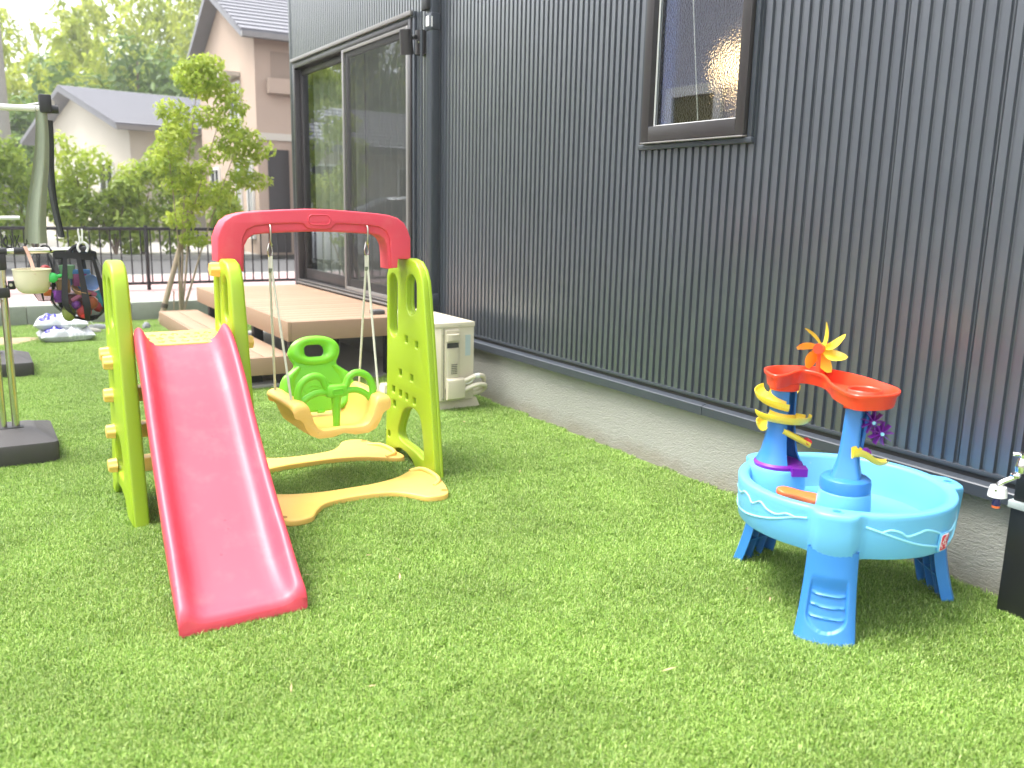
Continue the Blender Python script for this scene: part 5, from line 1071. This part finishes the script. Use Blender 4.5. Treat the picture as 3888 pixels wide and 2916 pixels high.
toy('toy_bucket', MB().lathe([(0.03, 0), (0.038, 0.05), (0.039, 0.055)], (0.47, 5.15, 0.79), 20), mat('maroon plastic', (0.25, 0.03, 0.06), 0.4), 'maroon toy bucket deep inside the mesh bag', 'toy', G)
toy('toy_bucket', MB().lathe([(0.03, 0), (0.04, 0.06), (0.041, 0.065)], (0.50, 5.16, 0.88), 20), toyblue, 'blue toy bucket deep inside the mesh bag', 'toy', G)
# second net bag behind
bag2 = thing('net_bag', 'smaller black net bag behind the cream bowl, with orange and red toys', 'bag', (0.345, 5.35, 0.80))
def b2(u, v):
    a = 2*math.pi*u; z = 0.80+0.26*v; r = 0.065*math.sin(math.pi*(0.12+0.75*v))+0.008; return (0.345+r*1.1*math.cos(a), 5.35+0.7*r*math.sin(a), z)
part('netting', MB().grid(b2, 25, 12), netting, bag2)
part('bottom_panel', MB().grid(lambda u, v: (0.345+(b2(u, 0)[0]-0.345)*v, 5.35+(b2(u, 0)[1]-5.35)*v, 0.80), 25, 3), blackcloth, bag2)
part('drawstring', MB().tube(smoothpoly([(0.33, 5.34, 1.05), (0.345, 5.3, 1.095), (0.36, 5.15, 1.104), (0.375, 5.115, 1.08)], 4, False), 0.006, 8), blackcloth, bag2)
for ua in (0.55, 0.70, 0.85): part('webbing_strap', MB().grid(lambda u, v, ua=ua: (b2(ua+0.03*(u-0.5), v)[0], b2(ua+0.03*(u-0.5), v)[1]-0.004, b2(ua, v)[2]), 3, 12), blackcloth, bag2)
solo('toy_block', MB().box(0.335, 5.30, 0.83, 0.385, 5.33, 0.865, 0.004), ballorange, 'orange toy block low in the smaller net bag', 'toy', 'toys in the small net bag')
solo('toy_ball', ball((0.355, 5.34, 0.965), 0.030), ballred, 'red toy ball high in the smaller net bag', 'toy', 'toys in the small net bag')

# ------------------------------------------------------------------ sacks and small things by the kerb
def sack(cx_, cy_, z0, w, d, h, rot, name_label, seed):
    r = random.Random(seed); ph = [r.uniform(0, 6) for _ in range(6)]
    def top(u, v):
        a, b = 2*u-1, 2*v-1; e = (max(0, 1-abs(a)**3.2)*max(0, 1-abs(b)**3.2))**0.55
        n = 0.012*math.sin(9*a+ph[0]+3*b)+0.010*math.sin(13*b+ph[1]-4*a)+0.008*math.sin(21*a+ph[2])
        return (a*w/2*(1+0.03*math.sin(5*b+ph[3])), b*d/2*(1+0.04*math.sin(4*a+ph[4])), h*0.42+h*0.6*e+n*e)
    def bot(u, v):
        p = top(u, v); a, b = 2*u-1, 2*v-1; e = (max(0, 1-abs(a)**3.2)*max(0, 1-abs(b)**3.2))**0.55
        return (p[0], p[1], h*0.42-h*0.42*min(1, e*1.6))
    mb = MB().grid(top, 37, 29); n0 = len(mb.v); m2 = MB().grid(bot, 37, 29); mb.add(m2.v, [tuple(reversed(f)) for f in m2.f])
    me = build('soil_sack', mb, bag_m); o = link('soil_sack', me, None, (cx_, cy_, z0)); o.rotation_euler = (0, 0, rot)
    o['label'] = name_label; o['category'] = 'sack'; o['group'] = 'stacked sacks'; return o
sack(0.745, 9.30, 0.010, 0.47, 0.36, 0.135, R(4), 'lower of the two clear-grey printed sacks on the lawn', 1)
sack(0.725, 9.36, 0.118, 0.46, 0.34, 0.125, R(-7), 'upper of the two clear-grey printed sacks on the lawn', 2)
ch = thing('folded_seat', 'small olive green folded garden seat behind the sacks', 'seat', (0.98, 9.95, 0))
part('panel', MB().add([(0.84, 9.9, 0.02), (1.04, 9.9, 0.02), (1.0, 9.98, 0.17), (0.84, 10.0, 0.16), (0.84, 9.912, 0.02), (1.04, 9.912, 0.02), (1.0, 9.992, 0.17), (0.84, 10.012, 0.16)], [(0, 1, 2, 3), (7, 6, 5, 4), (0, 4, 5, 1), (1, 5, 6, 2), (2, 6, 7, 3), (3, 7, 4, 0)]), mat('olive plastic', (0.20, 0.25, 0.07), 0.6), ch, smooth=False)
part('leg', MB().tube([(0.99, 9.94, 0.17), (1.08, 9.90, 0.03)], 0.009, 8), mat('pale green tube', (0.45, 0.55, 0.33), 0.5), ch)
def shoe(x, y, rot, m, lab):
    mb = MB(); M = Matrix.Translation((x, y, 0.012)) @ Matrix.Rotation(rot, 4, 'Z')
    mb.loft([[tuple(M @ Vector((l+0*k, w*math.cos(q), 0.002+h*max(0, math.sin(q)) if True else 0))) for q in [2*math.pi*k/12 for k in range(12)]] for l, w, h in ((-0.12, 0.02, 0.03), (-0.10, 0.036, 0.055), (-0.03, 0.038, 0.06), (0.05, 0.044, 0.045), (0.10, 0.038, 0.035), (0.125, 0.015, 0.02))])
    return solo('shoe', mb, m, lab, 'shoe', 'shoes by the kerb')
greyshoe = mat('grey mesh fabric', (0.22, 0.23, 0.24), 0.8, 0.5, 60)
shoe(1.12, 9.93, R(10), greyshoe, 'grey and white shoe beside the folded green seat')
shoe(0.98, 9.72, R(-4), MATS['grey concrete'], 'flat grey shoe in front of the folded green seat')
shoe(1.575, 9.92, R(80), greyshoe, 'dark grey shoe tucked behind the far corner of the step')
# ------------------------------------------------------------------ street fence
fc = thing('bar_fence', 'black vertical-bar metal fence along the pink pavement', 'fence', (1.0, 12.2, 0.195))
part('top_rail', MB().box(-4.0, 12.18, 0.965, 5.6, 12.22, 1.005, 0.004), blackpl, fc)
part('bottom_rail', MB().box(-4.0, 12.18, 0.265, 5.6, 12.22, 0.300, 0.004), blackpl, fc)
barm = build('bar', MB().box(-0.008, -0.008, 0, 0.008, 0.008, 0.70), blackpl, smooth=False)
for k in range(80): link('bar', barm, fc, Vector((-3.95+0.12*k, 12.2, 0.283))-wloc(fc))
for x in (-3.98, -2.0, 0.0, 2.0, 4.0, 5.58): part('post', MB().box(x-0.022, 12.178, 0.19, x+0.022, 12.222, 1.03, 0.004), blackpl, fc)

# ------------------------------------------------------------------ foliage
def leaves(mb, sh, c, rad, n, size, r, hollow=0.45, drop=0.3, tone=None):
    for _ in range(n):
        while True:
            d = Vector((r.uniform(-1, 1), r.uniform(-1, 1), r.uniform(-1, 1)))
            if hollow < d.length < 1: break
        p = Vector(c)+Vector((d.x*rad[0], d.y*rad[1], d.z*rad[2]))
        nrm = (d+Vector((r.gauss(0, 0.6), r.gauss(0, 0.6), r.gauss(0.5, 0.6)))).normalized(); a = nrm.cross(Vector((r.gauss(0, 1), r.gauss(0, 1), r.gauss(0, 1)))).normalized(); b = nrm.cross(a)
        l = size*r.uniform(0.6, 1.3); w = l*r.uniform(0.32, 0.5)
        mb.add([p-a*l*0.5, p+b*w*0.5-Vector((0, 0, l*0.05)), p+a*l*0.5-Vector((0, 0, l*drop)), p-b*w*0.5-Vector((0, 0, l*0.05))], [(0, 1, 2, 3)])
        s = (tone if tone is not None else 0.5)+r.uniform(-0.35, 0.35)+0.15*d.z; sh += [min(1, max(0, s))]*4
def foliage(name, mb, sh, m, parent):
    n = len(mb.v); c = Vector((sum(p[0] for p in mb.v)/n, sum(p[1] for p in mb.v)/n, sum(p[2] for p in mb.v)/n))
    me = bpy.data.meshes.new(name); me.from_pydata([tuple(Vector(p)-c) for p in mb.v], [], mb.f); me.materials.append(m)
    at = me.attributes.new('shade', 'FLOAT', 'POINT'); at.data.foreach_set('value', sh); me.update()
    return link(name, me, parent, c-wloc(parent) if parent else c)
def tree(name, label, base, tips, clumps, m, leaf, n, trunk_r, group=None, cat='tree', seed=0, bm_=None):
    r = random.Random(seed); t = thing(name, label, cat, base, group)
    tr_ = MB(); b = Vector(base)
    for tip in tips:
        tip = Vector(tip); mid = b.lerp(tip, 0.5)+Vector((r.uniform(-0.04, 0.04), r.uniform(-0.04, 0.04), 0))*(tip-b).length
        tr_.tube(smoothpoly([tuple(b), tuple(b.lerp(mid, 0.5)), tuple(mid), tuple(tip)], 3, False), [trunk_r*(1-0.085*k) for k in range(10)], 7)
    part('trunk', tr_, bm_ or bark, t)
    mb, sh = MB(), []
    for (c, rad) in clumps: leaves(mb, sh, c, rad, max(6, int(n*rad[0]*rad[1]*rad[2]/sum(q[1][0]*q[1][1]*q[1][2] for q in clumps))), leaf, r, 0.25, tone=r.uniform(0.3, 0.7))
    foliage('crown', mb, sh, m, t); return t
# young tree by the kerb, with its leaning stake
tb_ = (2.02, 10.38, 0.0); cl2 = []; r5 = random.Random(5)
for k in range(26):
    z = 1.15+1.75*(k/25)**0.9; s = 0.62*math.sin(math.pi*(0.16+0.80*k/25)); a = k*2.4
    cl2.append(((2.42+s*0.75*math.cos(a), 10.40+0.45*s*math.sin(a), z+r5.uniform(-0.1, 0.1)), (0.20, 0.17, 0.12)))
for p, q in (((3.02, 10.35, 1.95), (0.20, 0.12, 0.10)), ((2.95, 10.4, 1.60), (0.22, 0.14, 0.10)), ((1.92, 10.35, 1.75), (0.18, 0.14, 0.12)), ((2.05, 10.3, 1.15), (0.2, 0.15, 0.12)), ((2.2, 10.3, 0.95), (0.2, 0.15, 0.1))): cl2.append((p, q))
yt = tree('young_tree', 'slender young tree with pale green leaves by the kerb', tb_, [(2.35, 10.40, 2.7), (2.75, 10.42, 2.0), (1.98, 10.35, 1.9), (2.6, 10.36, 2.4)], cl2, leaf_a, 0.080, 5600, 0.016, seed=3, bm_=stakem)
sk = thing('tree_stake', 'brown wooden stake leaning beside the young tree, tied near its foot', 'stake', (1.80, 10.33, 0))
part('pole', MB().tube([(1.795, 10.33, 0.0), (1.845, 10.335, 0.19), (2.18, 10.38, 1.25)], [0.034, 0.030, 0.026], 10), stakem, sk)
part('rope_tie', MB().tube([(1.838, 10.335, 0.165), (1.852, 10.336, 0.210)], 0.038, 12), mat('dark tie', (0.08, 0.065, 0.05), 0.9), sk)
for dx in (0.06, 0.15, 0.25): 
    part('cane', MB().tube([(1.80+dx, 10.40, 0.0), (1.81+dx*1.05, 10.41, 0.32+0.2*dx)], 0.007, 6), stakem, sk)

# shrubs across the street
r6 = random.Random(8)
SH = [(1.25, 20.8, 1.0, 2.5, leaf_b, 'dark leafy shrub behind the hanging cloth across the street'), (2.15, 21.0, 0.75, 2.55, leaf_a, 'light green shrub left of the pale house front'), (2.75, 20.6, 0.7, 1.75, leaf_b, 'low rounded dark shrub in the middle of the hedge'), (3.35, 20.9, 0.65, 2.25, leaf_a, 'yellow-green shrub just right of the low dark one'), (4.1, 20.9, 0.75, 2.9, leaf_b, 'tall shrub beside the beige house'), (0.1, 20.9, 0.9, 2.4, leaf_b, 'shrub at the far left end of the hedge'), (-1.6, 21.2, 1.2, 2.2, leaf_a, 'broad pale shrub left of the hedge'), (5.0, 20.3, 0.5, 1.6, leaf_b, 'small shrub at the beige house corner')]
for i, (x, y, rad, h, m, lab) in enumerate(SH):
    cls = [((x+r6.uniform(-0.6, 0.6)*rad, y+r6.uniform(-0.4, 0.4)*rad, 0.45+(h-0.55)*((k+0.5)/9)), (rad*0.55, rad*0.5, h*0.17)) for k in range(9)]
    tree('shrub', lab, (x, y, 0.18), [(x+0.2, y, h*0.7), (x-0.25, y, h*0.6), (x, y+0.1, h*0.8)], cls, m, 0.17, 1700, 0.035, 'shrubs across the street', 'shrub', seed=40+i)

# ------------------------------------------------------------------ buildings
def win_part(parent, M, x0, x1, z0, z1, fm=whitepl, gm=darkglass):
    w = part('window', MB().box(x0, -0.03, z0, x1, 0.02, z1, 0, M), gm, parent, smooth=False)
    part('frame', MB().box(x0-0.06, -0.06, z0-0.06, x0, 0.02, z1+0.06, 0, M).box(x1, -0.06, z0-0.06, x1+0.06, 0.02, z1+0.06, 0, M).box(x0, -0.06, z1, x1, 0.02, z1+0.06, 0, M).box(x0, -0.06, z0-0.06, x1, 0.02, z0, 0, M).box((x0+x1)/2-0.025, -0.05, z0, (x0+x1)/2+0.025, 0.02, z1, 0, M), fm, w, smooth=False)
    return w
def gable_house(name, label, corner, rot, L_, D_, hw, hr, wm, over=0.35):
    """near corner, long front along local +x, gable end along local +y, ridge parallel to the front"""
    t = thing(name, label, 'house', corner); M = Matrix.Translation(corner) @ Matrix.Rotation(rot, 4, 'Z')
    part('wall', MB().add([(0, 0, 0), (0, 0, hw), (0, D_/2, hr), (0, D_, hw), (0, D_, 0), (L_, 0, 0), (L_, 0, hw), (L_, D_/2, hr), (L_, D_, hw), (L_, D_, 0)], [(0, 1, 2, 3, 4), (9, 8, 7, 6, 5), (0, 5, 6, 1), (3, 8, 9, 4)], M), wm, t, smooth=False)
    sl = (hr-hw)/(D_/2); e = over
    rf = part('roof', MB().add([(-e, -e, hw-e*sl+0.02), (L_+e, -e, hw-e*sl+0.02), (L_+e, D_/2, hr+0.02), (-e, D_/2, hr+0.02), (-e, D_+e, hw-e*sl+0.02), (L_+e, D_+e, hw-e*sl+0.02)]+[(-e, -e, hw-e*sl+0.17), (L_+e, -e, hw-e*sl+0.17), (L_+e, D_/2, hr+0.19), (-e, D_/2, hr+0.19), (-e, D_+e, hw-e*sl+0.17), (L_+e, D_+e, hw-e*sl+0.17)],
        [(0, 1, 2, 3), (3, 2, 5, 4), (6, 9, 8, 7), (9, 10, 11, 8), (0, 6, 7, 1), (4, 5, 11, 10), (0, 3, 9, 6), (3, 4, 10, 9), (1, 7, 8, 2), (2, 8, 11, 5)], M), rooftile, t, smooth=False)
    nr = int((D_/2+e)/0.30)
    for k in range(nr):                      # tile courses on the front slope, butted down the roof
        f = k/nr; y = -e+f*(D_/2+e); z = hw-e*sl+0.17+(y+e)*sl*(hr+0.19-(hw-e*sl+0.17))/((D_/2+e)*sl)
        part('tile_course', MB().box(-e, y, z-0.02, L_+e, y+0.30, z+0.045, 0, M @ Matrix.Translation((0, y, z)) @ Matrix.Rotation(math.atan(sl)-0.06, 4, 'X') @ Matrix.Translation((0, -y, -z))), rooftile, rf, smooth=False)
    part('gutter', MB().box(-e, -e-0.10, hw-e*sl+0.03, L_+e, -e-0.005, hw-e*sl+0.14, 0, M), frame_l, t, smooth=False)
    return t, M
th, M = gable_house('beige_house', 'beige two-storey house with grey tiled gable roof across the street', (5.72, 20.0, 0.18), R(-2), 8.0, 6.2, 4.75, 6.05, tanwall)
bal = part('balcony', MB().box(0.35, -0.012, 3.85, 1.3, 0.3, 4.45, 0, M), mat('shaded siding', (0.30, 0.23, 0.18), 0.85), th, smooth=False)
part('balcony_rail', MB().box(0.25, -0.20, 3.55, 6.0, -0.02, 3.87, 0, M), tanwall, bal, smooth=False)
part('siding_band', MB().box(0.0, -0.05, 2.55, 8.0, -0.005, 2.70, 0, M), whitewall, th, smooth=False)
part('porch_column', MB().box(0.75, -0.5, 0, 1.02, -0.25, 2.5, 0, M), tanwall, th, smooth=False)
part('porch_recess', MB().box(0.22, -0.02, 0.05, 0.70, 0.01, 2.35, 0, M), frame_m, th, smooth=False)
Mg = M @ Matrix.Rotation(R(-90), 4, 'Z') @ Matrix.Translation((-6.2, 0, 0))
wp = win_part(th, Mg, 3.9, 4.7, 2.9, 3.9); part('awning', MB().box(3.75, -0.40, 4.05, 4.85, -0.01, 4.14, 0, Mg), whitewall, wp, smooth=False)
win_part(th, Mg, 4.2, 4.6, 0.6, 2.1); win_part(th, Mg, 1.2, 2.2, 0.8, 2.0); win_part(th, Mg, 5.35, 5.75, 0.4, 2.1)
wh, M = gable_house('cream_house', 'low cream house with grey roof behind the shrubs', (4.15, 27.0, 0.18), R(9), 8.0, 10.0, 3.15, 4.45, whitewall, 0.5)
Mg = M @ Matrix.Rotation(R(-90), 4, 'Z') @ Matrix.Translation((-10, 0, 0))
win_part(wh, Mg, 7.2, 8.4, 1.0, 2.2); win_part(wh, M, 1.0, 2.6, 0.9, 2.2); win_part(wh, M, 4.0, 5.2, 0.9, 2.2); part('porch_beam', MB().box(0, -1.5, 2.1, 8.0, -1.2, 2.3, 0, M), whitewall, wh, smooth=False)
h3, M = gable_house('pale_house', 'pale house with grey tiled roof mirrored in the door glass', (-7.4, 24.0, 0.18), R(-3), 7.0, 6.0, 2.75, 3.9, whitewall, 0.5)
win_part(h3, M, 1.0, 2.6, 0.8, 2.2); win_part(h3, M, 4.6, 6.2, 0.3, 2.2)
# neighbour's grey wall that the house window mirrors
nb_ = thing('grey_neighbour_house', 'lilac-grey neighbouring house with white framed windows mirrored in the small window', 'house', (-8.0, 10.0, 0))
part('wall', MB().box(-11, 5.0, -0.05, -5.0, 15.5, 6.4), greywall, nb_, smooth=False)
part('roof', MB().add([(-11.4, 4.6, 6.4), (-4.6, 4.6, 6.4), (-4.6, 15.9, 6.4), (-11.4, 15.9, 6.4), (-8, 4.6, 7.9), (-8, 15.9, 7.9)], [(0, 3, 2, 1), (0, 1, 4), (2, 3, 5), (1, 2, 5, 4), (3, 0, 4, 5)]), rooftile, nb_, smooth=False)
Mn = Matrix.Translation((-5.0, 0, 0)) @ Matrix.Rotation(R(90), 4, 'Z')
for a, b in ((11.3, 12.35), (9.3, 10.6)):
    w = part('window', MB().box(-4.985, a, 2.2, -4.96, b, 3.36), mat('olive blind', (0.16, 0.15, 0.06), 0.6) if 'olive blind' not in MATS else MATS['olive blind'], nb_, smooth=False)
    part('frame', MB().box(-4.99, a-0.17, 2.03, -4.90, a, 3.53).box(-4.99, b, 2.03, -4.90, b+0.17, 3.53).box(-4.99, a, 3.36, -4.90, b, 3.53).box(-4.99, a, 2.03, -4.90, b, 2.2), whitepl, w, smooth=False)

# ------------------------------------------------------------------ parked car
car = thing('parked_car', 'white car parked at the far kerb, mirrored in the sliding door', 'car', (-1.6, 17.6, 0.08))
cs = [(-3.7, 0.42, 0.62, 0.72), (-3.62, 0.30, 0.86, 0.80), (-3.3, 0.24, 1.02, 0.84), (-2.9, 0.24, 1.08, 0.86), (-1.2, 0.24, 1.05, 0.87), (-0.4, 0.24, 1.02, 0.86), (0.1, 0.25, 0.92, 0.82), (0.4, 0.30, 0.78, 0.74), (0.47, 0.40, 0.66, 0.62)]
part('body', MB().loft([[(x, 17.6+sy*w, z) for sy, z in ((-0.92, z0), (-1, z0+0.12), (-1, (z0+z1)/2+0.06), (-0.93, z1-0.05), (-0.80, z1), (0.80, z1), (0.93, z1-0.05), (1, (z0+z1)/2+0.06), (1, z0+0.12), (0.92, z0))] for x, z0, z1, w in cs]), carwhite, car, ang=40)
part('cabin', MB().loft([[(x, 17.6+sy*w, z) for sy, z in ((-1, 1.0), (-0.84, zt-0.04), (-0.72, zt), (0.72, zt), (0.84, zt-0.04), (1, 1.0))] for x, zt, w in ((-3.45, 1.06, 0.74), (-2.9, 1.45, 0.76), (-2.2, 1.53, 0.78), (-1.4, 1.50, 0.78), (-0.35, 1.03, 0.74))]), darkglass, car, ang=40)
part('cabin_roof', MB().loft([[(x, 17.6+sy*w, z) for sy, z in ((-0.80, zt-0.03), (-0.72, zt+0.012), (0.72, zt+0.012), (0.80, zt-0.03))] for x, zt, w in ((-2.95, 1.45, 0.78), (-2.2, 1.535, 0.80), (-1.4, 1.505, 0.80))]), carwhite, car)
for x in (-2.85, -0.45):
    for sy in (-1, 1):
        w = part('wheel', MB().lathe([(0.20, -0.10), (0.30, -0.10), (0.315, -0.05), (0.315, 0.05), (0.30, 0.10), (0.20, 0.10)], (0, 0, 0), 24, Matrix.Translation((x, 17.6+sy*0.76, 0.395)) @ Matrix.Rotation(R(90), 4, 'X')), tyre, car)
        part('rim', MB().lathe([(0.19, -0.112), (0.21, -0.10), (0.21, 0.10), (0.19, 0.112)], (0, 0, 0), 20, Matrix.Translation((x, 17.6+sy*0.76, 0.395)) @ Matrix.Rotation(R(90), 4, 'X')), steel, w)
for sy in (-1, 1): part('headlight', MB().box(0.22, 17.6+sy*0.55-0.14, 0.66, 0.44, 17.6+sy*0.55+0.14, 0.76, 0.02), darkglass, car)

up_ = thing('utility_pole', 'grey concrete utility pole at the left edge of the view', 'pole', (1.02, 25.0, 0.18))
part('shaft', MB().tube([(1.02, 25, 0.1), (1.02, 25, 9.5)], [0.17, 0.11], 16), stone, up_)
part('crossarm', MB().box(0.2, 24.95, 8.3, 1.9, 25.05, 8.4), zinc, up_)

# ------------------------------------------------------------------ wooded hill
def hz(x, y):
    crest = 6.2+max(0, x-2)*0.55+max(0, -x-2)*0.25
    t = max(0, min(1, (y-40)/24)); t = t*t*(3-2*t)
    return 0.15+crest*t+(0.5*math.sin(x*0.35+1)+0.3*math.sin(y*0.4+x*0.2))*t
hl = MB().grid(lambda u, v: (-60+130*u, 38+60*v, hz(-60+130*u, 38+60*v)-0.25), 60, 30)
struct('wooded_hill', hl, mat('forest floor', (0.05, 0.085, 0.025), 0.95, 0.3, 0.4), smooth=True)
r8 = random.Random(21); mb, sh = MB(), []
for i in range(330):
    x = r8.uniform(-34, 34); y = 43+18*r8.random()**0.8; zb_ = hz(x, y); H_ = r8.uniform(4.2, 6.6); lx, ly = r8.uniform(-1.2, 1.2), r8.uniform(-1.2, 0.6); tone = r8.uniform(0.15, 0.85)
    for k in range(20):
        t = 0.22+0.78*k/19; c = (x+lx*t*t*1.3, y+ly*t*t, zb_+H_*t-0.6*t**3); w = 0.85*math.sin(math.pi*(0.12+0.83*t))+0.15
        leaves(mb, sh, c, (w, w, 0.35), 7, 0.50, r8, 0.15, 0.55, tone)
foliage('bamboo_grove', mb, sh, leaf_d, None)
bg_ = COL.objects['bamboo_grove']; bg_['kind'] = 'stuff'; bg_['label'] = 'pale green bamboo grove covering the hillside'; bg_['category'] = 'bamboo'
EV = [(4.2, 42.5, 6.3, 'dark evergreen tree at the left foot of the hill'), (7.3, 44.0, 7.4, 'round evergreen tree in the middle of the hillside'), (9.6, 42.0, 6.6, 'evergreen tree behind the cream house roof'), (11.6, 46.0, 9.6, 'tall dark evergreen left of the beige gable'), (1.5, 41.5, 4.8, 'low evergreen at the foot of the hill behind the utility pole'), (-8.0, 44.0, 8.5, 'large evergreen far left, mirrored in the door glass'), (-13.0, 45.0, 9.5, 'tallest evergreen mirrored at the top of the door glass')]
for i, (x, y, h, lab) in enumerate(EV):
    cls = [((x+r6.uniform(-1.2, 1.2), y+r6.uniform(-0.8, 0.8), hz(x, y)+h*(0.30+0.65*k/8)), (1.5*(1-0.05*k), 1.3*(1-0.05*k), h*0.15)) for k in range(9)]
    tree('evergreen_tree', lab, (x, y, hz(x, y)-0.3), [(x, y, hz(x, y)+h*0.9), (x+0.6, y, hz(x, y)+h*0.7)], cls, leaf_c, 0.50, 1500, 0.16, 'evergreens on the hillside', seed=70+i)
# ------------------------------------------------------------------ washout air, added to pale the distance and lift the darks
hzm = bpy.data.materials.new('washout air'); hzm.use_nodes = True; hn = hzm.node_tree; hn.nodes.clear()
ho = hn.nodes.new('ShaderNodeOutputMaterial'); hv_ = hn.nodes.new('ShaderNodeVolumePrincipled'); hv_.inputs['Density'].default_value = 0.0018; hv_.inputs['Color'].default_value = (0.95, 0.95, 0.95, 1)
hn.links.new(hv_.outputs[0], ho.inputs['Volume'])
hb_ = solo('added_haze', MB().box(-420, -70, -1.6, 420, 720, 24.0), hzm, 'pale washout air added to fade the distance', 'added_haze', kind='stuff', smooth=False)
